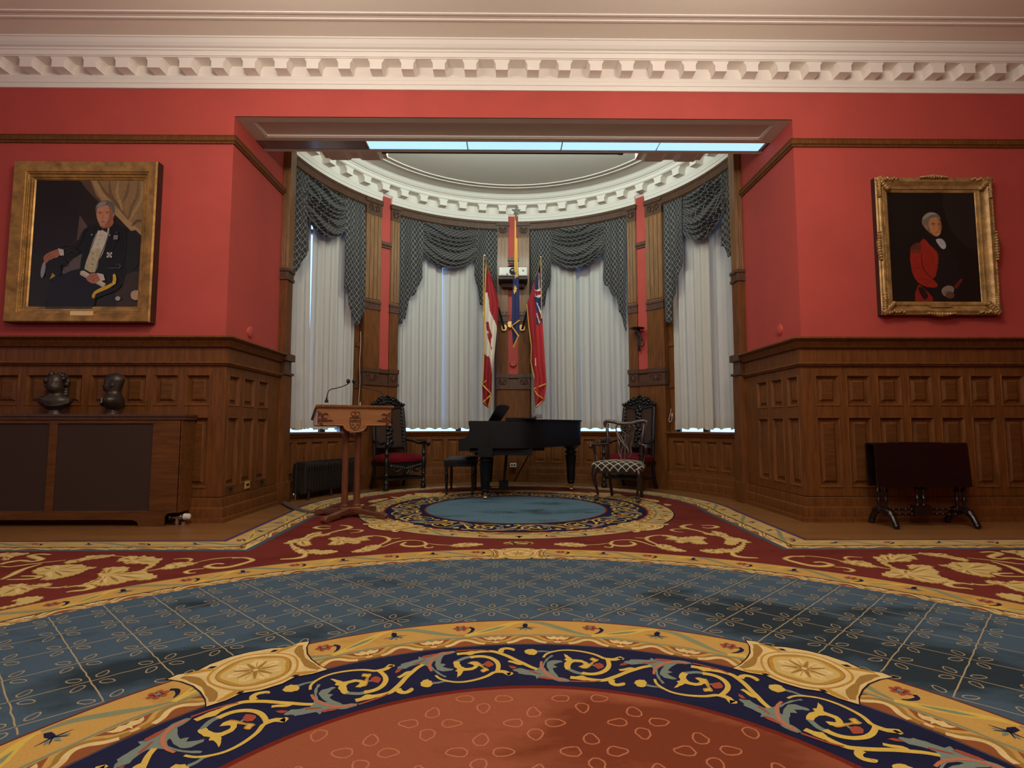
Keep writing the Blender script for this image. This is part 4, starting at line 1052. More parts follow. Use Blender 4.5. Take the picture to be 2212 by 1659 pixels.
for (x, y, top) in ((-.36, -.62, .58), (-.36, .60, .58), (.86, .34, .66)):
    b = MB(); k = top/.62
    b.lathe([(r*1.25, .02+z*k*.97) for r, z in LEGP], (x, y, 0), 20)
    b.box(x-.095, x+.095, y-.095, y+.095, top-.035, .66 if top < .6 else .657)
    lg = b.build('leg', 'piano_black', pf, smooth=40)
    b = MB(); b.lathe([(.02, .045), (.025, .06), (.018, .10), (.02, .105)], (x, y, 0), 12); b.tube([(x-.018, y, .024), (x+.018, y, .024)], .022, 14); b.box(x-.012, x+.012, y-.02, y+.02, .03, .05)
    b.build('caster', 'brass', lg)
b = MB()
for yy in (-.1, .1): b.tube([(-.12, yy, .16), (-.08, yy*.7, .62)], .018, 10)
b.tube([(.02, 0, .16), (.28, 0, .63)], .008, 8)
b.box(-.19, -.06, -.15, .15, .07, .17)
ly = b.build('pedal_lyre', 'piano_black', pf)
for yy in (-.07, 0, .07):
    b = MB(); b.box(-.30, -.18, yy-.014, yy+.014, .085, .095); b.ball((-.30, yy, .09), (.03, .018, .008), 10); b.build('pedal', 'brass', ly)
b = MB(); b.box(.2, .44, -.12, .12, .60, .655); b.tube([(.05, -.2, .61), (.42, -.05, .61)], .012, 8); b.build('action_tray', 'piano_black', pf)
bx = MB(); bx.box(.28, .43, 7.9, 8.1, 1.071, 1.13); bx.box(.31, .34, 7.88, 7.9, 1.09, 1.115)
tag(bx.build('tabletop_device', 'grey_plastic', bevel=.006), 'small grey box standing on the piano lid', 'box')

# --- piano bench
pb = thing('piano_bench', 'black padded piano bench with four turned tapering legs', 'bench', (-.73, 7.92, .018), 0)
hw, hl = .215, .36
b = MB(); b.box(-hw, hw, -hl, hl, .385, .455); b.build('seat_frame', 'piano_black', pb, bevel=.004)
b = MB(); rows = []
for t, z in ((1.0, .456), (1.03, .47), (1.0, .485), (.8, .498), (.4, .503), (.02, .504)):
    rows.append([(x*t if abs(t) < .99 else x*t, y*(1-(1-t)*.5), z) for x, y in ((-hw, -hl), (0, -hl), (hw, -hl), (hw, 0), (hw, hl), (0, hl), (-hw, hl), (-hw, 0))])
ids = b.rows(rows, 0, True); b.cap(ids[0]); b.cap(ids[-1], 0, True); b.build('cushion', 'piano_leather', pb, smooth=50)
for x in (-1, 1):
    for y in (-1, 1):
        b = MB(); b.box(x*.18-.024, x*.18+.024, y*.33-.024, y*.33+.024, .33, .4)
        b.lathe([(.014, .0), (.016, .03), (.02, .035), (.016, .045), (.017, .06), (.024, .24), (.024, .27), (.018, .275), (.026, .285), (.026, .295), (.018, .305), (.024, .33)], (x*.18, y*.33, 0), 12)
        b.build('leg', 'mahogany_top', pb, smooth=40)

# --- lectern
lc = thing('lectern', 'carved oak lectern with crest on its front and a four-footed base', 'lectern', (-1.715, 5.80, .018), math.radians(25))
semi = [(.115*Cc(-PI*i/16), .965+.0-.07*S(PI*i/16)) for i in range(17)]
front = [(-.37, .965), (-.37, 1.15), (.37, 1.15), (.37, .965)]+semi[0:1]+semi[1:]
b = MB(); b.prism(front, -.17, -.15, lambda u, v, d: (u, d, v))
b.build('front_panel', 'lectern_oak', lc, bevel=.002)
b = MB()
edge = [(-.37, -.172, .968), (-.118, -.172, .968)]+[(x, -.172, z) for x, z in semi[::-1]]+[(.118, -.172, .968), (.37, -.172, .968)]
b.tube(edge, .006, 8); b.build('edge_moulding', 'lectern_oak', lc, smooth=60)
b = MB()
for i in range(38):
    x = -.38+.76*i/37; b.tube([(x-.012, -.178, 1.15), (x+.012, -.19, 1.168)], .009, 6)
b.box(-.385, .385, -.185, -.17, 1.15, 1.166)
b.build('rope_moulding', 'lectern_oak', lc, smooth=60)
b = MB()
b.prism([(-.19, 1.155), (-.19, 1.178), (.24, 1.045), (.24, 1.02)], -.39, .39, lambda u, v, d: (d, u, v))
b.build('reading_top', 'lectern_red', lc, bevel=.002)
for sx, mt in ((-1, 'plaster'), (1, 'lectern_red')):
    b = MB(); b.prism([(-.15, .967), (-.15, 1.145), (.21, 1.04), (.21, .967)], sx*.365-.008, sx*.365+.008, lambda u, v, d: (d, u, v)); tag(b.build('side_panel', 'lectern_oak' if sx > 0 else 'white_plastic', lc), 'pale side panel' if sx < 0 else None)
b = MB(); b.box(-.36, .36, -.15, .21, .955, .97); b.box(-.14, .14, -.1, .14, .9, .96); b.build('under_shelf', 'lectern_red', lc)
# crest: crown, shield, three leaves; darker wood colour paints the shade of engraved lines
b = MB(); yf = -.173
def ln(pts, r=.0045): b.tube([(x, yf, z) for x, z in pts], r, 6)
sh = [(-.052, 1.045), (.052, 1.045), (.053, .985), (.04, .945), (0, .915), (-.04, .945), (-.053, .985), (-.052, 1.045)]
ln(sh, .005); ln([(-.053, 1.005), (.053, 1.005)]); ln([(-.053, 1.02), (.053, 1.02)]); ln([(-.01, 1.045), (-.01, 1.005)]); ln([(.01, 1.045), (.01, 1.005)])
for x in (-.024, .024, 0):
    z = .975 if x else .945
    for k in range(5):
        a = PI/2+2*PI*k/5; ln([(x, z), (x+.014*Cc(a), z+.014*S(a))], .004)
ln([(-.036, 1.06), (.036, 1.06)], .006); ln([(-.034, 1.07), (.034, 1.07)], .004)
for sx in (-1, 1): ln(cr([(sx*.034, 1.07), (sx*.045, 1.09), (sx*.03, 1.108), (sx*.008, 1.1), (0, 1.085)], 5), .0045)
ln([(0, 1.07), (0, 1.115)], .004); b.ball((0, yf, 1.117), .006, 8)
b.build('crest', 'lectern_red', lc, smooth=60)
for sx in (-1, 1):
    b = MB()
    def sp(p, r): b.tube([(sx*x, -.174, z) for x, z in cr(p, 4)], r, 7, flat=.7)
    sp([(.27, 1.075), (.285, 1.09), (.31, 1.085), (.325, 1.065), (.31, 1.05)], .010)
    sp([(.345, 1.10), (.335, 1.07), (.34, 1.04), (.325, 1.01), (.35, .985)], [.006, .012, .016, .012, .008][0:5] if False else .010)
    sp([(.355, 1.06), (.33, 1.045), (.30, 1.035), (.275, 1.04)], .009)
    sp([(.34, 1.03), (.31, 1.015), (.275, 1.015), (.25, 1.02), (.225, 1.015)], .010)
    sp([(.335, 1.0), (.32, .985), (.34, .975), (.31, .972)], .010)
    sp([(.36, 1.0), (.362, 1.03), (.356, 1.08), (.362, 1.11)], .009)
    b.ball((sx*.315, -.176, 1.083), (.017, .01, .013), 8); b.ball((sx*.345, -.176, 1.03), (.02, .01, .03), 8)
    tag(b.build('griffin_carving', 'lectern_red', lc, smooth=60), 'raised reddish carving')
for x in (-.062, .062):
    b = MB()
    rows = []
    for z, w in ((.085, .042), (.12, .042), (.13, .034), (.75, .030), (.85, .034), (.96, .034)):
        rows.append([(x+w*Cc(PI/8+k*PI/4)*1.05, w*S(PI/8+k*PI/4)*1.05, z) for k in range(8)])
    ids = b.rows(rows, 0, True); b.cap(ids[0]); b.cap(ids[-1], 0, True)
    b.build('post', 'lectern_red', lc)
b = MB(); b.box(-.11, .11, -.05, .05, .05, .10); b.build('hub', 'lectern_red', lc, bevel=.008)
for a in (45, 135, 225, 315):
    a = math.radians(a); b = MB()
    def TL(u, w, z): return (u*Cc(a)-w*S(a), u*S(a)+w*Cc(a), z)
    out = [(.0, .045), (.3, .02), (.36, .0), (.43, .0), (.44, .03), (.42, .05), (.36, .06), (.3, .062), (.0, .10)]
    b.prism(out, -.032, .032, lambda u, v, d: TL(u, d, v)); b.build('foot', 'lectern_red', lc, bevel=.006)
def mic(name, base, lb, pts):
    o = thing(name, lb, 'microphone', base)
    b = MB(); b.lathe([(.018, -.012), (.018, .012), (.01, .018), (.008, .04)], (0, 0, 0), 12); b.build('mount', 'black', o)
    P_ = cr(pts, 6); b = MB(); b.tube(P_, .005, 8); b.build('gooseneck', 'dark_steel', o, smooth=60)
    b = MB(); q = P_[-1]; b.ball(q, (.02, .02, .026), 12); b.build('windscreen', 'black', o, smooth=60); return o
lc.scale = (1, 1, .978)
c25, s25 = Cc(math.radians(25)), S(math.radians(25))
def lw(x, y, z): return (-1.715+x*c25-y*s25, 5.80+x*s25+y*c25, z)
p0, p1 = lw(-.28, -.12, 1.205), lw(.30, -.12, 1.205)
hd = lw(-.02, .02, 1.43)
for p, lb in ((p0, 'gooseneck microphone rising from the left end of the lectern top'), (p1, 'gooseneck microphone rising from the right end of the lectern top')):
    e = [hd[i]-p[i] for i in range(3)]; s_ = -1 if p is p0 else 1
    mic('gooseneck_microphone', p, lb, [(0, 0, 0), (e[0]*.03, e[1]*.02, .07), (e[0]*.14, e[1]*.1, .12), (e[0]*.55, e[1]*.5, e[2]*.68), (e[0]*.86, e[1]*.85, e[2]*.86), (e[0]+s_*.03, e[1], e[2])])

# --- flat cable cover running to the lectern
b = MB(); pts = cr([(-2.90, 6.98), (-2.78, 6.78), (-2.60, 6.50), (-2.39, 6.22), (-2.24, 6.08), (-2.18, 6.03)], 5)
b.sweep(pts, [(-.035, .001), (-.022, .014), (.022, .014), (.035, .001)])
for i in range(len(b.v)): b.v[i] = (b.v[i][0], b.v[i][1], b.v[i][2]+.016)
tag(b.build('cable_cover', 'cable_cover'), 'flat grey-brown cable cover crossing floor and carpet to the lectern', 'cable')

# --- high-backed carved armchairs
def throne(loc, rz, label):
    o = thing('carved_armchair', label, 'chair', loc, rz, 'high-backed carved armchairs')
    hw = .29; sd = .25
    # seat: domed velvet
    b = MB(); rows = []
    for t, z in ((.98, .40), (1.02, .43), (1.0, .46), (.9, .485), (.65, .51), (.3, .525), (.03, .53)):
        rows.append([(hw*t*max(-1, min(1, 1.25*Cc(2*PI*k/24))), sd*t*max(-1, min(1, 1.25*S(2*PI*k/24)))-.02, z) for k in range(24)])
    ids = b.rows(rows, 0, True); b.cap(ids[0]); b.cap(ids[-1], 0, True); tag(b.build('seat', 'red_velvet', o, smooth=60), 'dark red velvet seat')
    b = MB(); b.box(-hw+.02, hw-.02, -sd, sd, .34, .41)
    for i in range(15):
        t = (i-7)/7; b.ball((t*.22, -sd-.01, .345-.05*(1-abs(t))), (.028, .018, .032), 8)
    b.tube(cr([(-.25, -sd, .33), (-.16, -sd-.01, .26), (-.06, -sd-.01, .30), (0, -sd-.01, .22), (.06, -sd-.01, .30), (.16, -sd-.01, .26), (.25, -sd, .33)], 4), .018, 8)
    b.build('seat_rail', 'carved_dark', o, smooth=50)
    for sx in (-1, 1):
        b = MB(); x = sx*.28
        b.lathe([(.035, 0), (.042, .03), (.03, .06), (.024, .09), (.034, .11), (.022, .13), (.022, .2), (.034, .22), (.026, .24), (.03, .33), (.034, .36), (.034, .42), (.03, .44), (.022, .46), (.022, .5), (.036, .52), (.022, .54), (.024, .66), (.03, .68)], (x, -.23, 0), 12)
        b.build('front_leg', 'carved_dark', o, smooth=50)
        b = MB(); b.tube(cr([(x*.9, .30, .0), (x*.88, .25, .1), (x*.86, .22, .3), (x*.86, .22, .5), (x*.84, .26, .9), (x*.82, .31, 1.22)], 5), .024, 8); b.build('back_post', 'carved_dark', o, smooth=50)
        b = MB(); b.tube(cr([(x*.86, .24, .72), (x*1.0, .08, .70), (x*1.05, -.08, .665), (x*1.06, -.2, .69), (x*1.08, -.29, .69), (x*1.12, -.32, .66), (x*1.12, -.29, .64)], 6), [.02]*20+[.03]*17 if False else .024, 10, flat=.8)
        b.ball((x*1.08, -.30, .675), (.035, .04, .03), 10)
        b.build('arm', 'carved_dark', o, smooth=60)
    b = MB(); b.tube([(-.27, -.2, .15), (.27, -.2, .15)], .016, 8); b.tube([(-.27, .0, .16), (.27, .0, .16)], .02, 8)
    for sx in (-1, 1): b.tube([(sx*.27, -.23, .16), (sx*.25, .24, .16)], .018, 8)
    for k in range(5): b.ball(((k-2)*.08, 0, .16), (.022, .028, .028), 8)
    b.build('stretcher', 'carved_dark', o, smooth=60)
    lean = lambda z: .225+(z-.5)*.12
    b = MB()
    b.prism([(-.20, .62), (.20, .62), (.205, 1.24), (-.205, 1.24)], 0, .02, lambda u, v, d: (u, lean(v)+d+.01, v))
    tag(b.build('back_panel', 'grille_cloth', o), 'dark caned back panel')
    b = MB()
    for sx in (-1, 1):
        for k in range(12):
            z = .58+k*.056; b.ball((sx*.215, lean(z), z), (.022, .02, .032), 8)
    for k in range(11):
        z = .62+k*.06; b.ball((.028*S(k*1.9), lean(z)-.012, z), (.036, .02, .034), 8)
        b.ball((-.028*S(k*1.9), lean(z)-.012, z+.02), (.03, .02, .026), 8)
    b.tube([(-.22, lean(.6), .6), (.22, lean(.6), .6)], .026, 8)
    b.build('back_carving', 'carved_dark', o, smooth=60)
    b = MB()
    pts = [(-.245, 1.23), (-.25, 1.27), (-.215, 1.30), (-.17, 1.31), (-.14, 1.36), (-.09, 1.385), (-.05, 1.37), (0, 1.41), (.05, 1.37), (.09, 1.385), (.14, 1.36), (.17, 1.31), (.215, 1.30), (.25, 1.27), (.245, 1.23), (.1, 1.20), (0, 1.18), (-.1, 1.20)]
    b.prism(pts, -.01, .035, lambda u, v, d: (u, lean(v)+d, v))
    for sx in (-1, 1):
        for (x, z, r) in ((.235, 1.265, .03), (.19, 1.275, .026), (.15, 1.31, .03), (.11, 1.345, .028), (.07, 1.33, .03), (.13, 1.265, .028), (.075, 1.275, .026), (.03, 1.30, .026), (.03, 1.35, .022), (.0, 1.385, .024), (.0, 1.25, .03)):
            b.ball((sx*x, lean(z)-.018, z), (r, .022, r*.8), 8)
    b.build('crest_rail', 'carved_dark', o, smooth=60)
    o.scale = (1.14, 1, 1.015)
    return o
throne((-1.75, 8.43, .018), math.radians(42), 'tall carved dark armchair with dark red seat behind the lectern, left of the piano')
throne((1.80, 8.40, .018), math.radians(-43), 'tall carved dark armchair with dark red seat half hidden behind the trellis-seat chair')

# --- carved armchair with a trellis seat
ch = thing('dining_armchair', 'mahogany armchair with pierced splat back and white-on-navy trellis seat', 'chair', (1.39, 7.10, .018), math.radians(-26))
b = MB(); rows = []; uvs = []
for t, z in ((.97, .375), (1.0, .40), (1.03, .43), (1.02, .455), (.95, .478), (.75, .495), (.45, .505), (.1, .508)):
    row = []; uv = []
    for k in range(33):
        a = 2*PI*k/32; cx_, cy_ = max(-1, min(1, 1.3*Cc(a))), max(-1, min(1, 1.3*S(a)))
        x = (.30-.04*cy_*1)*t*cx_; y = .235*t*cy_
        row.append((x, y-.01, z)); q = (1-t)*.9 if t < 1 else 0
        uv.append((x*1.0+.5, (y if t < .96 else y*1.0)+ (0 if t < .96 else -(.478-z)*1.2*(1 if cy_ < 0 else -1))+.5))
    rows.append(row); uvs.append(uv)
ids = b.rows(rows, 0, uvs=uvs); b.cap([i for i in ids[-1][:-1]], 0, True)
tag(b.build('seat', 'seat_fabric', ch, smooth=60), 'navy seat with cream trellis')
b = MB(); b.rows([[(-.30, -.235, .345), (.30, -.235, .345), (.235, .225, .345), (-.235, .225, .345)], [(-.305, -.24, .40), (.305, -.24, .40), (.24, .23, .40), (-.24, .23, .40)]], 0, True)
n = len(b.v); b.cap(list(range(n-8, n-4))); b.cap(list(range(n-4, n)), 0, True); b.build('seat_rail', 'mahogany', ch)
for sx in (-1, 1):
    b = MB(); x = sx*.27
    P_ = cr([(x, -.215, .39), (x*1.06, -.235, .33), (x*1.05, -.24, .26), (x*.97, -.22, .16), (x*.93, -.205, .08), (x*.97, -.22, .045)], 5)
    rr = [.042-.026*min(1, i/(len(P_)*.62)) for i in range(len(P_))]
    b.tube(P_, rr, 12); b.ball((x*.98, -.225, .028), (.034, .036, .028), 10)
    for k in (-1, 0, 1): b.tube([(x*.98+k*.012, -.215, .06), (x*.98+k*.02, -.252, .045), (x*.98+k*.02, -.262, .02)], .008, 6)
    b.build('front_leg', 'mahogany', ch, smooth=60)
    b = MB(); b.tube(cr([(sx*.20, .29, .008), (sx*.205, .25, .15), (sx*.215, .215, .36), (sx*.225, .21, .5), (sx*.235, .235, .78), (sx*.25, .27, .93), (sx*.245, .285, .97)], 5), [.022]*31, 8); b.build('back_post', 'mahogany', ch, smooth=60)
    b = MB()
    b.tube(cr([(sx*.235, .225, .70), (sx*.27, .12, .695), (sx*.315, .02, .69), (sx*.345, -.08, .70), (sx*.355, -.13, .695), (sx*.36, -.155, .67), (sx*.35, -.14, .655)], 5), .02, 10, flat=.75)
    b.tube(cr([(sx*.34, -.09, .69), (sx*.335, -.03, .60), (sx*.31, -.03, .52), (sx*.285, -.06, .40)], 5), .018, 8); b.build('arm', 'mahogany', ch, smooth=60)
b = MB()
b.tube(cr([(-.275, .29, .93), (-.285, .285, .985), (-.25, .285, 1.005), (-.18, .285, 1.0), (-.09, .285, .975), (0, .285, .97), (.09, .285, .975), (.18, .285, 1.0), (.25, .285, 1.005), (.285, .285, .985), (.275, .29, .93)], 5), .024, 10, flat=.9)
b.build('crest_rail', 'mahogany_worn', ch, smooth=60)
b = MB()
def yb(z): return .215+(z-.45)*.13
def spl(P_, r=.0135):
    b.tube([(x, yb(z), z) for x, z in cr(P_, 5)], r, 7, flat=.7)
for sx in (-1, 1):
    spl([(sx*.09, .975), (sx*.125, .93), (sx*.12, .87), (sx*.06, .80), (sx*.02, .70), (sx*.055, .60), (sx*.045, .47)])
    spl([(sx*.03, .97), (sx*.065, .92), (sx*.04, .87), (0, .84)])
    spl([(sx*.115, .86), (sx*.085, .80), (sx*.045, .73), (-sx*.02, .66), (-sx*.05, .58)])
    spl([(sx*.115, .86), (sx*.10, .76), (sx*.075, .66), (sx*.085, .58), (sx*.06, .52)], .012)
    spl([(0, .84), (sx*.05, .80), (sx*.10, .84)], .009)
spl([(0, .86), (0, .75), (0, .62), (0, .46)], .012); spl([(-.09, .46), (.09, .46)], .018)
b.build('splat', 'mahogany_worn', ch, smooth=60)

# --- drop-leaf table against the right wall
tb = thing('drop_leaf_table', 'dark mahogany drop-leaf table with hanging leaves and turned trestle legs', 'table', (3.90, 5.29, 0))
b = MB(); out = [(-.47, -.055), (.44, -.055), (.44, .055), (-.47, .055)]
b.prism([(x, y) for x, y in out], .775, .795, lambda u, v, d: (u, v, d)); b.build('table_top', 'mahogany_top', tb, bevel=.004)
for y0 in (-.074, .056):
    b = MB(); b.prism([(-.47, .785), (-.26, .785), (-.22, .80), (.18, .80), (.22, .785), (.43, .785), (.455, .375), (-.46, .375)], y0, y0+.018, lambda u, v, d: (u, d, v)); b.build('hanging_leaf', 'mahogany_top', tb, bevel=.004)
b = MB(); b.box(-.38, .38, -.05, .05, .70, .775); b.build('frieze', 'mahogany_top', tb)
TP = [(.014, .0), (.022, .02), (.012, .04), (.014, .08), (.026, .10), (.014, .12), (.014, .17), (.028, .19), (.014, .21), (.012, .3), (.016, .55), (.02, .58)]
for cx_ in (-.37, .39):
    b = MB()
    for dx in (-.035, .035): b.lathe([(r, .14+z) for r, z in TP], (cx_+dx, -.0, 0), 10)
    b.build('trestle_post', 'mahogany_top', tb, smooth=60)
    for sy in (-1, 1):
        b = MB(); b.tube(cr([(cx_, 0, .15), (cx_, sy*.06, .15), (cx_, sy*.11, .12), (cx_, sy*.15, .07), (cx_, sy*.165, .04)], 4), [.035]*9+[.028]*8, 10)
        b.ball((cx_, sy*.17, .028), (.03, .034, .026), 10); b.ball((cx_, sy*.10, .14), (.036, .03, .028), 8)
        b.build('scroll_foot', 'mahogany_top', tb, smooth=60)
b = MB()
for dx in (-.03, .03): b.lathe([(r, .17+z*.95) for r, z in TP], (dx, .0, 0), 10)
b.box(-.08, .08, -.03, .03, .10, .20); b.build('gate_post', 'mahogany_top', tb, smooth=40)
for z in (.11, .155):
    b = MB(); b.tube([(-.36, 0, z), (.38, 0, z)], .011, 8)
    for k in range(12):
        if k != 6: b.ball((-.33+k*.06, 0, z), (.017, .016, .016), 8)
    b.build('stretcher', 'mahogany_top', tb, smooth=60)

# --- cast-iron radiator under the left bay window
rd = thing('radiator', 'dark cast-iron column radiator under the leftmost bay window', 'radiator', (0, 0, 0))
for i in range(19):
    a = -77.2+i*1.22; b = MB()
    def TR(u, w, z): p = pol(a+math.degrees(w/2.85), 2.93-u); return (p[0], p[1], z)
    w = .022
    out = [(.0, .12), (.02, .09), (.05, .08), (.17, .08), (.20, .09), (.215, .13), (.205, .17), (.20, .25), (.205, .38), (.215, .42), (.205, .46), (.17, .485), (.11, .495), (.05, .485), (.01, .46), (0, .40)]
    b.prism(out, -w*.62, w*.62, lambda u, v, d: TR(u, d, v))
    for zz in (.135, .435): b.tube([TR(.11, -.03, zz), TR(.11, .03, zz)], .03, 8)
    for uu in (.04, .175): b.tube([TR(uu, 0, .10), TR(uu, 0, .47)], w*1.0, 8)
    if i in (1, 9, 17):
        for uu in (.03, .19): b.tube([TR(uu, 0, .10), TR(uu, 0, .0)], [.016, .022], 8)
    b.build('section', 'iron', rd, smooth=45)
b = MB(); p = pol(-78.6, 2.86)
b.tube([(p[0]+.02, p[1]+.02, .09), (p[0]+.02, p[1]-.06, .09)], .016, 10); b.tube([(p[0]+.02, p[1]-.02, .0), (p[0]+.02, p[1]-.02, .09)], .012, 10); b.ball((p[0]+.02, p[1]-.08, .09), .022, 10)
b.build('valve', 'chrome', rd, smooth=50)

# --- radiator cover on the left wall
rc = thing('radiator_cover', 'low oak radiator cover with dark cloth grilles below the large portrait', 'radiator cover', (-5.3, 5.55, 0))
X = lambda x: x+5.3
Yf = -.21
b = MB(); b.box(X(-7.4), X(-3.20), Yf-.02, .0, 1.045, 1.07); b.box(X(-7.4), X(-3.205), Yf-.01, .0, 1.015, 1.045); b.build('top_board', 'oak_dark', rc, bevel=.004)
b = MB(); z0, z1 = .145, .98
b.box(X(-7.38), X(-3.235), Yf, Yf+.02, z1, 1.015)
for x0, x1 in ((-7.38, -7.30), (-6.45, -6.37), (-5.50, -5.42), (-4.505, -4.43), (-3.51, -3.235)): b.box(X(x0), X(x1), Yf, Yf+.02, z0, z1)
low = [(X(-7.38), z0), (X(-3.235), z0), (X(-3.235), .13), (X(-3.33), .12), (X(-3.36), .09), (X(-3.365), 0), (X(-3.60), 0), (X(-3.62), .045), (X(-3.66), .06), (X(-7.20), .06), (X(-7.22), 0), (X(-7.38), 0)]
b.prism(low[::-1], Yf, Yf+.02, lambda u, v, d: (u, d, v))
b.build('front_frame', 'oak_flat', rc, bevel=.003)
b = MB(); b.box(X(-3.245), X(-3.225), Yf, .0, .13, 1.015); b.build('side_panel', 'oak_flat', rc)
for x0, x1 in ((-7.30, -6.45), (-6.37, -5.50), (-5.42, -4.505), (-4.43, -3.51)):
    b = MB(); b.box(X(x0), X(x1), Yf+.012, Yf+.018, z0, z1); tag(b.build('grille', 'grille_cloth', rc), 'dark woven grille')
vl = thing('radiator_valve', 'chrome radiator valve with white knob beside the oak radiator cover', 'valve', (-3.32, 5.43, 0))
b = MB(); b.tube([(-.06, 0, .075), (.09, 0, .075)], .022, 12); b.tube([(-.045, 0, .075), (-.03, 0, .075)], .032, 12); b.tube([(.03, 0, .0), (.03, 0, .08)], .018, 12); b.lathe([(.03, .02), (.03, .035)], (.03, 0, 0), 12); b.tube([(.06, 0, .075), (.075, 0, .075)], .03, 12); b.tube([(.10, -.01, .0), (.10, -.01, .03)], .02, 10); b.build('body', 'chrome', vl, smooth=45)
b = MB(); b.tube([(.09, 0, .078), (.10, 0, .078), (.15, 0, .078), (.155, 0, .078)], [.02, .03, .028, .018], 14); b.build('knob', 'white_plastic', vl, smooth=45)

# --- bronze busts
def bust(loc, rz, label, kind):
    o = thing('bronze_bust', label, 'bust', loc, rz, 'bronze busts on the radiator cover')
    b = MB(); seg = 28
    secs = [(.07, .06, 0, 0), (.07, .06, 0, .012), (.055, .05, 0, .02), (.05, .045, 0, .045), (.07, .055, 0, .055), (.098, .07, 0, .075), (.126, .08, 0, .10), (.142, .085, 0, .125), (.138, .08, 0, .15), (.120, .072, .004, .168), (.092, .066, .006, .182), (.068, .060, .006, .196), (.057, .058, .002, .212), (.058, .066, -.008, .226), (.062, .074, -.014, .24), (.066, .078, -.012, .258), (.068, .080, -.010, .275), (.069, .082, -.007, .295), (.070, .086, -.003, .315), (.071, .088, 0, .335), (.066, .083, .003, .36), (.054, .068, .004, .38), (.035, .045, .004, .395), (.01, .012, .004, .402)]
    rows = []
    for rx, ry, cy, z in secs:
        row = []
        for k in range(seg):
            a = 2*PI*k/seg; x, y = rx*Cc(a), ry*S(a)+cy; f = 1.0
            fr_ = max(0, -S(a))   # front = -Y
            if .215 < z < .36:
                if abs(Cc(a)) < .25:
                    y -= .022*math.exp(-((z-.276)/.014)**2)*(1-abs(Cc(a))*3)      # nose
                    y -= .006*math.exp(-((z-.250)/.009)**2)                        # lips
                    y -= .007*math.exp(-((z-.230)/.01)**2)                         # chin
                y += .008*math.exp(-((z-.300)/.011)**2)*(1 if .15 < abs(Cc(a)) < .6 and fr_ > .6 else 0)   # eye sockets
                y -= .004*math.exp(-((z-.318)/.009)**2)*fr_
            if .07 < z < .18:
                w_ = .006*S(a*7+z*60); x *= 1+w_*3; y *= 1+w_*3
            row.append((x, y, z))
        rows.append(row)
    ids = b.rows(rows, 0, True); b.cap(ids[0]); b.cap(ids[-1], 0, True)
    bd = b.build('bust', 'bronze', o, smooth=70)
    b = MB()
    if kind == 'curly':
        r = random.Random(3)
        for k in range(60):
            a = r.uniform(-.2*PI, 1.2*PI); h = r.uniform(.27, .40)
            q = math.sqrt(max(.12, 1-((h-.32)/.095)**2))
            b.ball((.082*Cc(a)*q, .088*S(a)*q+.012, h), (.024, .024, .024), 7)
        for sx in (-1, 1):
            for h in (.20, .225, .25): b.ball((sx*.066, .04, h), .028, 7)
    else:
        rows = []
        for t in range(9):
            z = .335+.070*t/8; q = math.sqrt(max(.02, 1-((z-.325)/.082)**2))
            rows.append([(.074*Cc(2*PI*k/24)*q, .090*S(2*PI*k/24)*q+.003+(.010 if S(2*PI*k/24) < -.3 and z < .36 else 0), z) for k in range(24)])
        b.rows(rows, 0, True)
        for sx in (-1, 1): b.ball((sx*.070, .008, .285), (.009, .015, .022), 8)
    b.build('hair', 'bronze', o, smooth=70)
    b = MB()
    for k in range(4):
        b.tube(cr([(-.12+.02*k, -.055, .165-.012*k), (-.04, -.082, .13-.014*k), (.05, -.080, .115-.010*k), (.13, -.045, .15-.012*k)], 5), .007, 6)
    b.build('drapery', 'bronze', o, smooth=70)
    return o
bust((-4.53, 5.42, 1.07), math.radians(18), 'dark bronze bust with curly hair facing the room, nearer the picture edge', 'curly')
bust((-3.96, 5.42, 1.07), math.radians(-78), 'dark bronze bust with short hair, head turned to the left', 'short')
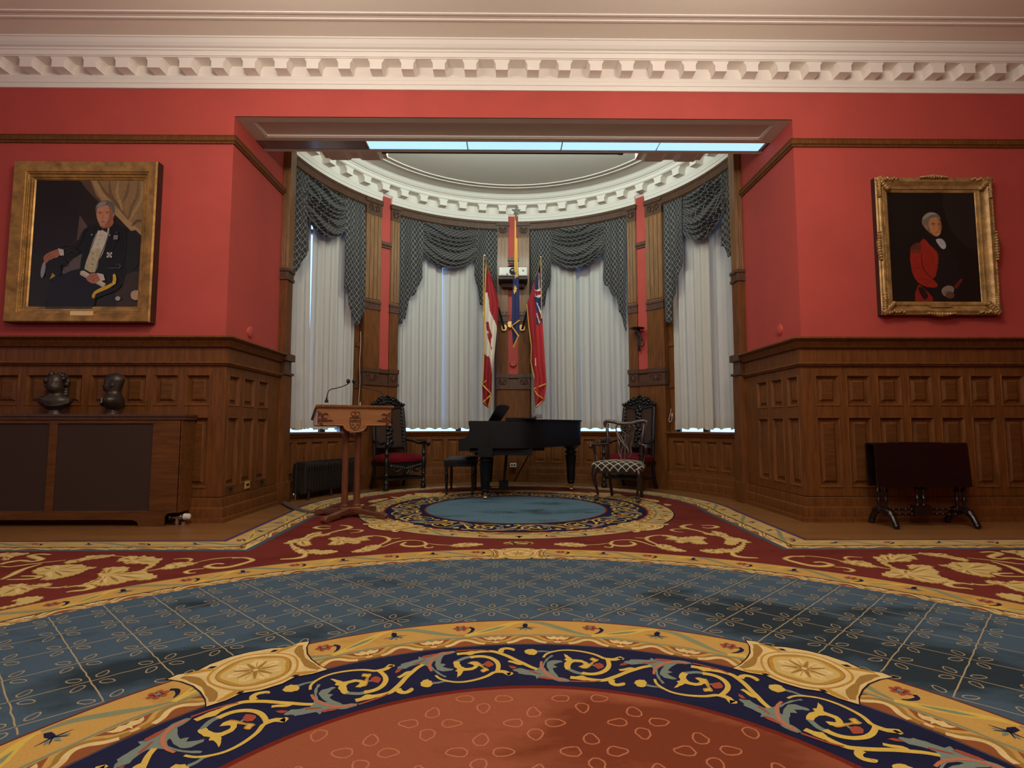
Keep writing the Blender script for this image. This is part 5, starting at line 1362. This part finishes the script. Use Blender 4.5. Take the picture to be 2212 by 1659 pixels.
# ================================================================== pictures, flags, small wall things
PMC = {}
def pm(c):
    k = 'pt_%d_%d_%d' % c
    if k not in M: mat(k, c, .45, spec=.35, var=.12, vscale=30)
    return k
def frame(b, x0, x1, z0, z1, prof, m=0, T=None):
    """rings: (inset from the outer edge, distance out from the wall)"""
    rings = [[T(x0+i, z0+i, d), T(x1-i, z0+i, d), T(x1-i, z1-i, d), T(x0+i, z1-i, d)] for i, d in prof]
    b.rows(rings, m, True)
def painter(rect, crop, Yp):
    """rect = canvas in the room, crop = the canvas corners of the drawing's own grid"""
    x0, x1, z0, z1 = rect; cx0, cx1, cy0, cy1 = crop
    b = MB(); mats = []; lev = [0]
    def pt(x, y): return (x0+(x-cx0)/(cx1-cx0)*(x1-x0), z1-(y-cy0)/(cy1-cy0)*(z1-z0))
    def mi(c):
        k = pm(c)
        if k not in mats: mats.append(k)
        return mats.index(k)
    def poly(s, c, sm=3):
        P_ = [tuple(float(v) for v in q.split(',')) for q in s.split()]
        if sm > 1: P_ = cr(P_, sm, True)
        P_ = [(max(cx0, min(cx1, x)), max(cy0, min(cy1, y))) for x, y in P_]
        lev[0] += 1; y_ = Yp-.00022*lev[0]; m = mi(c)
        Q = [pt(*p) for p in P_]; ids = [b.vert((x, y_, z)) for x, z in Q]
        for t in tessellate_polygon([[Vector((x, z, 0)) for x, z in Q]]): b.face([ids[k] for k in t], m)
    def ell(cx, cy, rx, ry, c, n=20, rot=0):
        poly(' '.join('%f,%f' % (cx+rx*Cc(2*PI*k/n)*Cc(rot)-ry*S(2*PI*k/n)*S(rot), cy+rx*Cc(2*PI*k/n)*S(rot)+ry*S(2*PI*k/n)*Cc(rot)) for k in range(n)), c, 1)
    def line(s, w, c):
        P_ = cr([tuple(float(v) for v in q.split(',')) for q in s.split()], 4)
        L_, R_ = [], []
        for i, p in enumerate(P_):
            a, d = P_[max(0, i-1)], P_[min(len(P_)-1, i+1)]; dx, dy = d[0]-a[0], d[1]-a[1]; l = math.hypot(dx, dy) or 1
            ww = w/2*(.35+.65*S(PI*i/(len(P_)-1))); L_.append((p[0]-dy/l*ww, p[1]+dx/l*ww)); R_.append((p[0]+dy/l*ww, p[1]-dx/l*ww))
        poly(' '.join('%f,%f' % q for q in L_+R_[::-1]), c, 1)
    return b, mats, poly, ell, line

# portrait of a seated man in a dark dress coat
pt1 = thing('framed_portrait', 'large gilt-framed portrait of a seated grey-haired man in black dress coat', 'painting', (-4.43, 5.6, 2.84))
o1 = (-4.43, 5.6, 2.84)
def TF(o): return lambda x, z, d: (x-o[0], FY-d-o[1], z-o[2])
b = MB(); T = TF(o1); fx = (-5.17, -3.70, 2.0, 3.69)
frame(b, *fx, [(0, .005), (0, .095)], 1, T)
frame(b, *fx, [(0, .095), (.012, .112), (.10, .078), (.105, .068), (.12, .070), (.128, .055), (.15, .052), (.155, .04), (.17, .042), (.18, .03)], 0, T)
frame(b, *fx, [(0, .005), (.18, .005)], 1, T)
b.build('frame', ['gold_leaf', 'frame_side'], pt1, smooth=30)
for xx in (-5.035, -3.835):
    b = MB(); n = 110; rows = []
    for i in range(n+1):
        z = 2.15+1.36*i/n; r_ = .0035+.0035*abs(S(i*PI*43/n)); rows.append([(xx-o1[0]+r_*Cc(k*PI/3), -.064+r_*S(k*PI/3), z-o1[2]) for k in range(6)])
    b.rows(rows, 0, True); b.build('bead_moulding', 'gold_leaf', pt1)
b, mats, P_, E_, L_ = painter((-4.995, -3.865, 2.14, 3.515), (225, 1065, 287, 1275), 5.57)
P_('225,287 1065,287 1065,1275 225,1275', (36, 29, 25), 1)
P_('225,287 560,287 590,420 570,560 560,700 480,800 225,860', (32, 26, 27), 2)
P_('225,860 480,830 620,860 600,1275 225,1275', (34, 30, 22), 2)
P_('575,555 640,640 600,740 565,750', (92, 72, 66), 1); P_('900,1000 1065,1000 1065,1275 900,1275', (58, 46, 38), 2); P_('480,960 615,845 640,960 560,1005 480,1010', (92, 82, 80), 2)
P_('560,287 1065,287 1065,700 1000,680 900,600 830,540 740,450 650,380', (138, 108, 72), 1)
P_('570,287 640,287 690,400 760,470 700,440 610,350', (84, 64, 48), 2); P_('650,287 690,290 790,430 960,600 1065,690 1065,720 980,680 860,560 740,440', (164, 132, 90), 2)
for s, c in (('700,290 760,380 840,450 950,590', (110, 84, 56)), ('790,290 800,380 830,440 870,500', (108, 84, 56)), ('860,290 850,380 880,460 900,520', (160, 130, 88)), ('940,290 930,380 900,460', (112, 88, 60)), ('1010,290 1010,400 970,500 950,590', (112, 88, 60)), ('1040,290 1045,420 1000,520 960,600', (160, 130, 90)), ('980,640 1020,600 1060,600', (96, 76, 52))): L_(s, 24, c)
P_('640,650 600,690 560,790 480,825 480,870 520,890 600,850 615,845 605,960 660,1010 840,1100 930,1100 965,920 975,740 955,670 900,640 840,615 790,660 735,625', (17, 19, 20), 2)
P_('960,680 1065,720 1065,900 960,1000', (28, 30, 28), 2)
P_('745,655 800,642 812,670 800,740 770,850 745,900 722,990 640,975 655,880 680,790 710,700', (196, 188, 172), 2)
P_('680,830 757,812 742,900 716,988 641,972 655,880', (182, 170, 138), 2)
for y in (850, 890, 930): E_(698, y, 5, 5, (90, 80, 60), 8)
for y in (712, 745, 780): E_(748-(y-712)*.2, y, 3, 3, (60, 55, 50), 8)
L_('812,660 790,770 750,880 722,990', 6, (34, 36, 38)); L_('735,640 690,780 650,900 635,980', 6, (30, 32, 34))
P_('735,600 835,590 830,640 775,668 742,650', (148, 92, 70), 2)
P_('703,520 712,470 770,448 830,470 842,540 832,600 795,640 750,640 722,605 708,565', (186, 128, 98), 2)
P_('790,470 842,500 842,560 828,605 795,640 775,640 800,590 806,530', (146, 92, 68), 2)
P_('698,530 700,485 730,452 790,444 835,470 848,530 838,590 832,540 815,495 780,480 735,492 712,500 708,540', (98, 94, 90), 2)
P_('700,500 730,460 775,452 765,480 725,490', (136, 132, 126), 2)
L_('718,538 735,532 750,537', 5, (70, 45, 35)); L_('772,537 790,532 806,538', 5, (60, 38, 30)); E_(736, 545, 6, 3, (50, 36, 30), 8); E_(789, 545, 6, 3, (48, 34, 28), 8)
L_('762,545 758,572 752,585 768,590', 4, (150, 92, 70)); L_('745,610 762,607 782,610', 5, (140, 66, 56)); L_('752,628 765,632 780,628', 3, (150, 96, 74)); E_(838, 555, 7, 15, (160, 104, 80), 10)
P_('728,652 745,646 765,660 800,655 798,690 780,680 762,668 740,676 728,665', (18, 16, 16), 1)
L_('640,655 615,700 600,760 560,820', 5, (42, 44, 44)); L_('930,690 945,780 935,880 905,960', 5, (40, 42, 42)); L_('840,640 860,720 850,820 800,960', 4, (36, 38, 40))
P_('325,885 345,855 395,830 438,818 455,845 435,880 395,890 375,920 345,925', (166, 104, 80), 2); L_('345,900 360,870 395,850', 4, (120, 70, 54)); L_('365,915 380,880 410,868', 4, (120, 70, 54))
P_('430,812 475,822 482,866 452,868', (196, 184, 174), 1)
P_('380,900 470,880 515,930 500,945 460,940 470,1000 420,1050 380,1050 345,1000 350,930', (22, 20, 20), 2); E_(330, 975, 16, 62, (150, 150, 156), 18, .1); P_('385,1048 402,998 427,1020', (182, 140, 62), 1)
P_('390,1075 480,1010 610,965 700,1000 830,1095 900,1110 940,1060 900,1130 740,1190 710,1275 370,1275 380,1160', (16, 17, 20), 2); L_('600,985 500,1060 440,1180', 10, (28, 28, 30)); L_('690,1090 600,1130 540,1240', 8, (26, 26, 28))
P_('615,985 640,980 812,1078 795,1108 612,1010', (198, 186, 166), 1); L_('620,1003 700,1050 795,1100', 6, (140, 126, 110))
P_('662,1040 690,1005 740,1000 772,1030 760,1060 720,1078 685,1065', (170, 108, 84), 2); L_('690,1050 710,1020 740,1010', 4, (124, 74, 58)); L_('715,1066 728,1040 752,1030', 4, (124, 74, 58)); P_('742,998 790,1008 806,1052 775,1058', (200, 190, 178), 1)
P_('862,1012 882,1010 888,1078 800,1130 742,1155 735,1186 714,1182 726,1140 800,1098 862,1070', (204, 164, 46), 2)
for k in range(4): a = k*PI/2+PI/4; P_('828,862 %f,%f %f,%f' % (828+26*Cc(a-.28), 862+26*S(a-.28), 828+26*Cc(a+.28), 862+26*S(a+.28)), (210, 206, 200), 1)
for k in range(4): a = k*PI/2; P_('828,862 %f,%f %f,%f' % (828+20*Cc(a-.1), 862+20*S(a-.1), 828+20*Cc(a+.1), 862+20*S(a+.1)), (210, 206, 200), 1)
P_('853,712 885,712 885,745 850,745', (120, 116, 118), 1); E_(873, 692, 9, 9, (52, 56, 86), 10); E_(686, 709, 7, 7, (150, 140, 136), 10); E_(822, 712, 6, 6, (160, 156, 150), 10)
L_('810,960 860,962 920,960', 5, (88, 92, 92)); L_('885,940 900,930 915,945 905,970 930,935', 4, (90, 94, 96)); E_(912, 1190, 19, 17, (168, 164, 166), 12); P_('1012,1140 1065,1130 1065,1200 1015,1190', (176, 146, 118), 2)
L_('450,800 520,790 600,840', 6, (36, 38, 38)); L_('500,850 540,830 590,846', 5, (70, 60, 50))
o = b.build('canvas', mats, pt1, loc=o1); o.location = (0, 0, 0)
b = MB(); b.prism([(-4.508, 2.078), (-4.502, 2.072), (-4.283, 2.072), (-4.277, 2.078), (-4.277, 2.112), (-4.283, 2.118), (-4.502, 2.118), (-4.508, 2.112)], .088, .094, lambda u, v, d: T(u, v, d)); b.build('plaque', 'brass_plaque', pt1)

# portrait of an officer in a red coat
o2 = (4.40, 5.6, 2.83)
pt2 = thing('framed_portrait', 'ornate gilt-framed portrait of an officer in a red coat against black', 'painting', o2)
b = MB(); T = TF(o2); fx = (3.79, 5.02, 2.10, 3.57)
frame(b, *fx, [(0, .005), (0, .065)], 1, T); frame(b, *fx, [(0, .005), (.15, .005)], 1, T)
frame(b, *fx, [(0, .065), (.01, .075), (.025, .075), (.035, .085), (.05, .088), (.065, .075), (.09, .055), (.105, .05), (.108, .058), (.12, .058), (.124, .045), (.14, .04), (.15, .03)], 0, T)
b.build('frame', ['gold_old', 'frame_side'], pt2, smooth=30)
b = MB(); r = random.Random(5)
def orn(x, z, s, d=.086): b.ball((x-o2[0], -d, z-o2[2]), (s*r.uniform(.9, 1.4), .026, s*r.uniform(.8, 1.25)), 8)
for cx_, cz_ in ((3.83, 2.14), (4.98, 2.14), (3.83, 3.53), (4.98, 3.53)):
    sx = 1 if cx_ < 4.4 else -1; sz = 1 if cz_ < 2.8 else -1; b = MB()
    for k in range(9): orn(cx_+sx*(k*.024-.02), cz_-sz*.012+.008*S(k*2), .024-.0012*k); orn(cx_-sx*.012, cz_+sz*(k*.024-.02), .024-.0012*k)
    for k in range(5): orn(cx_+sx*k*.02, cz_+sz*k*.02, .026)
    b.build('corner_carving', 'gold_old', pt2, smooth=60)
for z in (2.115, 3.56):
    b = MB()
    for k in range(-5, 6): orn(4.40+k*.027, z+(1 if z > 3 else -1)*.012*Cc(k*.3), .022-abs(k)*.0018)
    b.build('shell_carving', 'gold_old', pt2, smooth=60)
for x in (3.80, 5.015):
    b = MB()
    for k in range(-5, 6): orn(x+(1 if x > 4 else -1)*.012*Cc(k*.3), 2.83+k*.029, .022-abs(k)*.0018)
    b.build('shell_carving', 'gold_old', pt2, smooth=60)
b = MB(); rows = []
for i in range(161):
    z = 2.2+1.27*i/160; r_ = .005+.005*abs(S(i*.9)); rows.append([(3.868-o2[0]+r_*Cc(k*PI/3), -.072+r_*S(k*PI/3), z-o2[2]) for k in range(6)])
b.rows(rows, 0, True); b.build('leaf_moulding', 'gold_old', pt2)
b = MB(); rows = []
for i in range(161):
    z = 2.2+1.27*i/160; r_ = .006+.006*abs(S(i*.6)); rows.append([(5.022-o2[0]+r_*Cc(k*PI/3), -.07+r_*S(k*PI/3), z-o2[2]) for k in range(6)])
b.rows(rows, 0, True); b.build('leaf_moulding', 'gold_old', pt2)
b, mats, P_, E_, L_ = painter((3.94, 4.87, 2.245, 3.42), (405, 1235, 255, 1325), 5.575)
P_('405,255 1235,255 1235,1325 405,1325', (25, 20, 18), 1); P_('950,255 1235,255 1235,800 1050,700 960,500', (36, 31, 28), 2)
P_('735,690 850,700 940,790 1010,880 1060,1000 1060,1180 960,1325 770,1325 840,1150 815,1080 855,960 858,870 800,780', (27, 24, 24), 2)
P_('695,745 735,705 785,765 842,822 860,875 852,960 822,1080 795,1100 838,1150 818,1182 740,1178 660,1140 612,1060 596,960 600,835', (150, 40, 28), 2)
L_('700,840 700,920 715,1000 760,1070 800,1100', 10, (92, 26, 20)); L_('612,1000 650,990 700,1000', 5, (100, 30, 22)); L_('660,1110 720,1100 790,1140', 6, (104, 30, 22)); L_('735,720 790,800 830,860 840,960', 8, (172, 62, 40))
P_('600,795 640,757 696,745 694,836 604,836', (96, 44, 34), 2); L_('605,830 650,825 694,830', 8, (120, 72, 48))
P_('650,1160 700,1188 782,1275 765,1325 615,1325', (134, 36, 28), 2); P_('650,1195 690,1180 742,1262 700,1300', (40, 22, 20), 2)
P_('745,650 790,640 880,690 850,722 800,720 745,690', (28, 24, 26), 2)
P_('845,715 905,708 938,760 930,802 900,806 870,770', (176, 172, 178), 2)
P_('770,590 772,520 800,490 860,480 895,510 905,570 905,610 890,660 860,685 820,672 785,640', (184, 128, 84), 2)
P_('770,590 790,600 800,640 830,675 800,660 770,625', (120, 76, 50), 2); P_('870,500 900,520 908,600 895,640 885,600 890,560', (150, 98, 64), 2)
P_('722,560 730,500 770,458 825,444 880,466 908,515 895,505 840,496 800,515 785,560 788,600 800,650 770,630 745,600', (112, 104, 92), 2); P_('730,520 770,462 830,450 870,470 820,470 770,500', (150, 142, 126), 2); E_(762, 592, 13, 24, (164, 108, 72), 12, -.2)
L_('808,565 830,556 852,562', 7, (74, 46, 32)); L_('872,562 885,556 898,562', 6, (70, 44, 32)); E_(832, 572, 8, 4, (50, 34, 26), 8); E_(884, 572, 6, 4, (50, 34, 26), 8); L_('868,560 876,600 888,615 872,622', 5, (140, 88, 60)); L_('848,645 866,642 884,647', 5, (124, 62, 48))
P_('865,1215 895,1178 945,1163 988,1188 975,1232 935,1262 890,1268', (134, 118, 104), 2); L_('885,1235 920,1220 960,1228', 6, (88, 72, 62)); P_('905,1240 950,1225 990,1250 960,1290 910,1280', (96, 66, 54), 2); P_('985,1172 1055,1095 1076,1108 1010,1200', (104, 38, 32), 1)
for y in (860, 900, 945, 990): E_(866-(y-860)*.1, y, 4, 4, (110, 92, 60), 8)
o = b.build('canvas', mats, pt2, loc=o2); o.location = (0, 0, 0)
b = MB(); b.prism([(4.275, 2.20), (4.30, 2.178), (4.49, 2.178), (4.515, 2.20), (4.49, 2.225), (4.30, 2.225)], .078, .085, lambda u, v, d: T(u, v, d)); b.build('plaque', 'gold_old', pt2)

# ---- flags
def pts_(s): return [tuple(float(v) for v in q.split(',')) for q in s.split()]
def interp(P_, y):
    if y <= P_[0][1]: return P_[0][0]
    for i in range(len(P_)-1):
        if P_[i][1] <= y <= P_[i+1][1]:
            t = (y-P_[i][1])/((P_[i+1][1]-P_[i][1]) or 1); return P_[i][0]+(P_[i+1][0]-P_[i][0])*t
    return P_[-1][0]
def flag_cloth(parent, Yc, left, right, y0, y1, regions, default, folds=3, amp=.035, nu=30, nv=150, ph=0, org=(0, 0, 0)):
    """hanging cloth: a pleated sheet between two edge lines; regions = woven colours, plus painted shade on a fold"""
    left, right = pts_(left), pts_(right); mats = ['flag_red', 'flag_white', 'flag_blue', 'flag_gold', 'flag_ensign']
    regs = [(pts_(s), mats.index(c)) for s, c in regions]
    b = MB(); rows = []; flat = []
    for j in range(nv+1):
        y = y0+(y1-y0)*j/nv; xl, xr = interp(left, y), interp(right, y); row = []; fr_ = []
        for i in range(nu+1):
            u = i/nu; x = xl+(xr-xl)*u
            px, py = 1000+x*.28316, 430+y*.28316
            p = survey(px, py, Yc); w = S(u*PI*folds+ph+.6*S(j/nv*3))
            row.append((p[0]-org[0], p[1]+amp*w*(.4+.6*j/nv)-org[1], p[2]-org[2])); fr_.append((x, y))
        rows.append(row); flat.append(fr_)
    def mf(a, c):
        x = (flat[a][c][0]+flat[a][c+1][0]+flat[a+1][c][0]+flat[a+1][c+1][0])/4; y = (flat[a][c][1]+flat[a+1][c][1])/2
        m = mats.index(default)
        for P_, k in regs:
            if inpoly(x, y, P_): m = k
        return m
    b.rows(rows, 0, mf=mf)
    o = b.build('cloth', mats, parent, smooth=60)
    return o
def fringe(parent, Yc, s, w, org, dy=-.03):
    P_ = pts_(s); b = MB(); Q = [survey(1000+x*.28316, 430+y*.28316, Yc+dy) for x, y in P_]
    Q = [(q[0]-org[0], q[1]-org[1]+.03*(i % 2), q[2]-org[2]) for i, q in enumerate(Q)]
    b.tube(Q, w, 8, flat=.8); b.build('fringe', 'gold_fringe', parent)
def pole_for(parent, a, c, org, tipname='spear_tip', rod=None):
    A, C_ = [tuple(q[i]-org[i] for i in range(3)) for q in (a, c)]
    b = MB(); b.tube([A, C_], .013, 10); b.build('pole', 'flag_pole', parent, smooth=60)
    b = MB(); v = Vector(C_)-Vector(A); k = Vector(A)+v*(-.0); b.tube([Vector(A)-v.normalized()*.0, Vector(A)+v*.32], .019, 10); b.build('socket', 'carved_dark', parent, smooth=60)
def wallplate(parent, p, org):
    b = MB(); b.prism([(-.05, .03), (-.03, .055), (.03, .055), (.05, .02), (.04, -.04), (0, -.055), (-.04, -.04)], 0, .012, lambda u, v, d: (p[0]+u-org[0], p[1]-d-org[1], p[2]+v-org[2])); b.build('wall_plate', 'brass_plaque', parent)
def cord(parent, s, Yc, org, r=.006):
    b = MB(); b.tube([tuple(q[i]-org[i] for i in range(3)) for q in (survey(1000+x*.28316, 430+y*.28316, Yc) for x, y in pts_(s))], r, 6); q = pts_(s)[-1]
    e = survey(1000+q[0]*.28316, 430+q[1]*.28316, Yc); b.lathe([(.004, .03), (.012, .02), (.014, -.06), (.012, -.07)][::-1], (e[0]-org[0], e[1]-org[1], e[2]-org[2]), 8); b.build('cord', 'gold_fringe', parent)
YL = 9.05
f1 = (-.16, 9.50, 2.68)
fl = thing('hanging_flag', 'red and white maple leaf flag with gold fringe on an angled pole', 'flag', f1, 0, 'flags on the centre pilaster')
pole_for(fl, (-.13, 9.49, 2.66), survey(1048, 556, 8.95), f1); wallplate(fl, (-.13, 9.5, 2.68), f1)
b = MB(); e = survey(1047, 552, 8.95); b.ball((e[0]-f1[0], e[1]-f1[1], e[2]-f1[2]), .02, 10); b.build('finial', 'brass', fl)
flag_cloth(fl, YL, '176,462 170,700 162,950 155,1165 150,1390 146,1410 150,1560 190,1592', '182,462 275,790 262,960 240,1200 222,1340 219,1500 200,1592', 462, 1592,
  [('176,462 182,462 275,790 256,965 240,925 210,880 196,760 186,715 160,705', 'flag_red'),
   ('160,706 186,712 196,760 206,860 240,925 256,965 262,1000 235,1280 222,1340 214,1270 205,1205 185,1202 150,1162', 'flag_white'),
   ('176,940 196,938 204,985 224,1040 212,1075 214,1120 224,1142 216,1148 204,1098 190,1062 186,1030 200,1020 180,995', 'flag_red'),
   ('206,900 222,880 236,930 214,935', 'flag_white')], 'flag_red', 3, .04, ph=.4, org=f1)
fringe(fl, YL, '178,470 166,720 163,950 158,1200 152,1388', .010, f1); fringe(fl, YL, '180,1385 146,1412 178,1448 218,1490 156,1548 194,1590 216,1505', .019, f1)
cord(fl, '158,430 156,600 155,870', 8.95, f1)
f2 = (.18, 9.50, 2.66)
fl = thing('hanging_flag', 'red ensign flag with union canton and gold fringe on an angled pole', 'flag', f2, 0, 'flags on the centre pilaster')
pole_for(fl, (.19, 9.49, 2.66), survey(1168, 560, 8.95), f2); wallplate(fl, (.19, 9.5, 2.68), f2)
b = MB(); e = survey(1168, 556, 8.95); b.ball((e[0]-f2[0], e[1]-f2[1], e[2]-f2[2]), .02, 10); b.build('finial', 'brass', fl)
flag_cloth(fl, YL, '580,488 545,640 490,790 500,950 520,1110 518,1240 546,1360 540,1450 555,1585', '586,488 600,600 605,900 612,1000 625,1240 637,1410 620,1530 565,1588', 488, 1588,
  [('540,660 490,790 500,950 520,1110 518,1240 546,1370 550,1220 555,1100 560,950 556,760', 'flag_red'),  # darker red paints shade into the back fold
   ('548,560 590,490 606,900 608,952 562,956 556,860 546,740', 'flag_blue'),
   ('550,690 594,690 596,742 552,748', 'flag_white'), ('552,702 594,700 595,730 554,736', 'flag_red'), ('574,560 584,560 588,690 578,690', 'flag_white'), ('577,560 582,560 586,690 581,690', 'flag_red'), ('568,684 592,682 592,692 568,696', 'flag_white'), ('570,742 594,734 595,746 572,756', 'flag_white'),
   ('562,790 568,790 604,880 604,905 596,895', 'flag_white'), ('562,850 568,850 606,950 598,955 562,880', 'flag_red'), ('560,868 566,872 590,945 580,950', 'flag_white'),
   ('552,1205 556,1215 558,1270 549,1275', 'flag_white')], 'flag_ensign', 3, .04, ph=1.6, org=f2)
fringe(fl, YL, '487,800 502,960 522,1120 519,1245 546,1365', .009, f2); fringe(fl, YL, '637,1410 542,1448 566,1492 620,1530 560,1585', .019, f2)
cord(fl, '594,450 598,640 600,880', 8.95, f2)
f3 = (.04, 9.50, 2.72)
fl = thing('hanging_flag', 'narrow royal blue flag with gold maple leaves hanging in the middle', 'flag', f3, 0, 'flags on the centre pilaster')
tip = survey(1115, 462, 8.4); pole_for(fl, (.04, 9.47, 2.74), tip, f3); wallplate(fl, (-.02, 9.5, 2.74), f3)
b = MB(); st = []
for k in range(10):
    a = PI/2+k*PI/5; r_ = .075 if k % 2 == 0 else .03; st.append((r_*Cc(a), r_*S(a)))
e = survey(1115, 456, 8.39); b.prism(st, -.012, .012, lambda u, v, d: (e[0]+u-f3[0], e[1]+d-f3[1], e[2]+v-f3[2])); b.build('star_finial', 'carved_dark', fl)
flag_cloth(fl, 8.62, '394,300 392,450 384,600 375,740 371,960 378,1060 384,1130', '416,300 418,450 426,600 431,740 432,930 426,1045 388,1130', 300, 1130,
  [('390,300 418,300 420,560 404,575 392,545', 'flag_gold'), ('404,548 410,566 424,562 418,580 426,592 408,596 396,610 398,590 388,582 400,572', 'flag_gold'),
   ('398,652 403,672 412,680 406,694 410,704 396,716 388,730 390,708 384,698 392,688 390,672', 'flag_gold')], 'flag_blue', 2, .022, 20, 120, org=f3)
fringe(fl, 8.62, '433,925 372,968 424,1045 386,1128', .019, f3)
cord(fl, '402,112 404,300 408,560', 8.5, f3); b = MB()
b.tube([tuple(survey(1000+x*.28316, 430+y*.28316, 8.46)[i]-f3[i] for i in range(3)) for x, y in pts_('400,112 399,300 400,560')], .010, 6); b.build('tassel_rope', 'gold_fringe', fl)

# ---- projector on its shelf
pj = thing('projector', 'white projector on a dark shelf high on the centre pilaster', 'projector', (.025, 9.33, 3.50))
b = MB(); b.box(-.245, .245, -.2, .12, .01, .165); b.build('body', 'white_plastic', pj, bevel=.02)
b = MB(); b.tube([(-.005, -.2, .09), (-.005, -.235, .09)], [.062, .055], 20); b.build('lens_ring', 'black', pj, smooth=50)
b = MB(); b.ball((-.005, -.232, .09), (.042, .012, .042), 14); b.build('lens', 'lens_glass', pj, smooth=60)
b = MB(); b.tube([(-.10, -.203, .035), (-.10, -.2, .035)], .018, 12); b.tube([(-.18, -.203, .03), (-.18, -.2, .03)], .007, 8); b.tube([(.17, -.203, .10), (.17, -.2, .10)], .018, 12); b.build('sensor', 'grey_plastic', pj)
b = MB(); b.box(-.25, .25, -.18, .15, -.04, .0); b.box(-.2, .2, .05, .15, -.12, -.04); b.build('shelf', 'frame_side', pj)
b = MB(); b.tube(cr([(-.08, .05, .165), (-.07, .05, .24), (0, .05, .27), (.08, .05, .24), (.1, .05, .165)], 4), .018, 8); b.ball((0, .04, .2), (.07, .05, .05), 10); b.build('mount', 'black', pj, smooth=50)

# ---- small fittings
def on_strip(deg, z, R=3.0): return pol(deg, R)+(z,)
b = MB(); p = on_strip(.6, 2.06, 2.985)
b.tube([(p[0], p[1], p[2]), (p[0], p[1]-.025, p[2])], [.062, .056], 24); tag(b.build('wall_sensor_disc', 'red_paint', smooth=40), 'round red-painted disc low on the centre red strip', 'wall disc')
for X_, Y_, z_, sx, lb in ((-OX, 6.12, 2.01, 1, 'round red disc on the left side wall of the alcove'), (OX, 6.03, 2.03, -1, 'round red disc on the right side wall of the alcove')):
    b = MB(); b.tube([(X_, Y_, z_), (X_+sx*.012, Y_, z_), (X_+sx*.022, Y_, z_)], [.065, .062, .045], 24); tag(b.build('wall_sensor_disc', 'red_disc', smooth=40), lb, 'wall disc')
for i, (Y_, lb) in enumerate(((5.72, 'small brass socket plate on the alcove side wall, nearest the room corner'), (6.09, 'small brass socket plate on the alcove side wall, middle one of three'), (6.44, 'small brass socket plate on the alcove side wall, nearest the radiator'))):
    q = thing('wall_socket', lb, 'socket', (-OX+WT, Y_, .315)); b = MB(); b.box(0, .008, -.058, .058, -.04, .04); b.build('plate', ['oak_dark', 'brass_plaque', 'oak_dark'][i], q, bevel=.003)
    b = MB(); b.box(.008, .012, -.03, .03, -.012, .012); b.build('outlet', 'carved_dark', q)
p = on_strip(.6, .29, 2.93); so = thing('wall_socket', 'white double wall socket on the centre pilaster behind the piano', 'socket', p)
b = MB(); b.box(-.055, .055, -.01, .02, -.035, .035); b.build('plate', 'white_plastic', so, bevel=.003)
for x in (-.022, .022): b = MB(); b.tube([(x, -.01, 0), (x, -.013, 0)], .016, 12); b.build('outlet', 'black', so)
# dark scrolled bracket on the right red strip
p = on_strip(44.6, 2.50, 2.97); br = thing('wall_bracket', 'dark metal wall bracket with round plate and scrolled hook', 'bracket', p, math.radians(-44.6))
b = MB(); b.lathe([(.04, .0), (.12, .006), (.13, .016), (.11, .024), (.02, .02)], (-.03, -.10, 0), 20); b.build('dish', 'carved_dark', br, smooth=50)
b = MB(); b.tube(cr([(-.05, .0, .0), (-.05, -.02, -.05), (-.05, -.02, -.2), (-.045, 0, -.34)], 4), .016, 8); b.tube(cr([(-.03, -.10, 0), (.0, -.08, -.08), (.03, -.06, -.16), (.045, -.05, -.19)], 4), .016, 8)
b.tube(cr([(.03, -.05, -.17), (-.0, -.06, -.22), (.01, -.07, -.27), (.05, -.07, -.28), (.075, -.07, -.25), (.07, -.07, -.21)], 5), .010, 8); b.build('arm', 'carved_dark', br, smooth=60)
# ================================================================== light
wd = bpy.data.worlds.new('daylight'); SC.world = wd; wd.use_nodes = True
bg = wd.node_tree.nodes['Background']; bg.inputs['Color'].default_value = (.22, .46, 1, 1); bg.inputs['Strength'].default_value = 3.8
def area(name, loc, rot, sx, sy, power, col, spread=180):
    l = bpy.data.lights.new(name, 'AREA'); l.shape = 'RECTANGLE'; l.size = sx; l.size_y = sy; l.energy = power; l.color = col
    l.spread = math.radians(spread)
    o = bpy.data.objects.new(name, l); COL.objects.link(o); o.location = loc; o.rotation_euler = rot; return o
def point(name, loc, r, power, col):
    l = bpy.data.lights.new(name, 'POINT'); l.shadow_soft_size = r; l.energy = power; l.color = col
    o = bpy.data.objects.new(name, l); COL.objects.link(o); o.location = loc; return o
WARM = (1, .90, .78)
for i, x in enumerate((-1.9, 1.9)): point('chandelier_and_fill', (x, 3.0, 4.12), .35, 136, WARM)
point('chandelier_and_fill', (0, -.6, 3.8), .4, 190, WARM)  # unseen fill light, added behind the camera to keep the floor lit
area('left_window_daylight', (-7.6, 1.5, 2.6), (0, math.radians(-90), 0), 2.6, 2.6, 30, (.70, .76, 1))
area('bay_tubes', (0, 6.62, 4.74), (math.radians(82), 0, 0), 3.6, .15, 68, (.84, 1, .92))
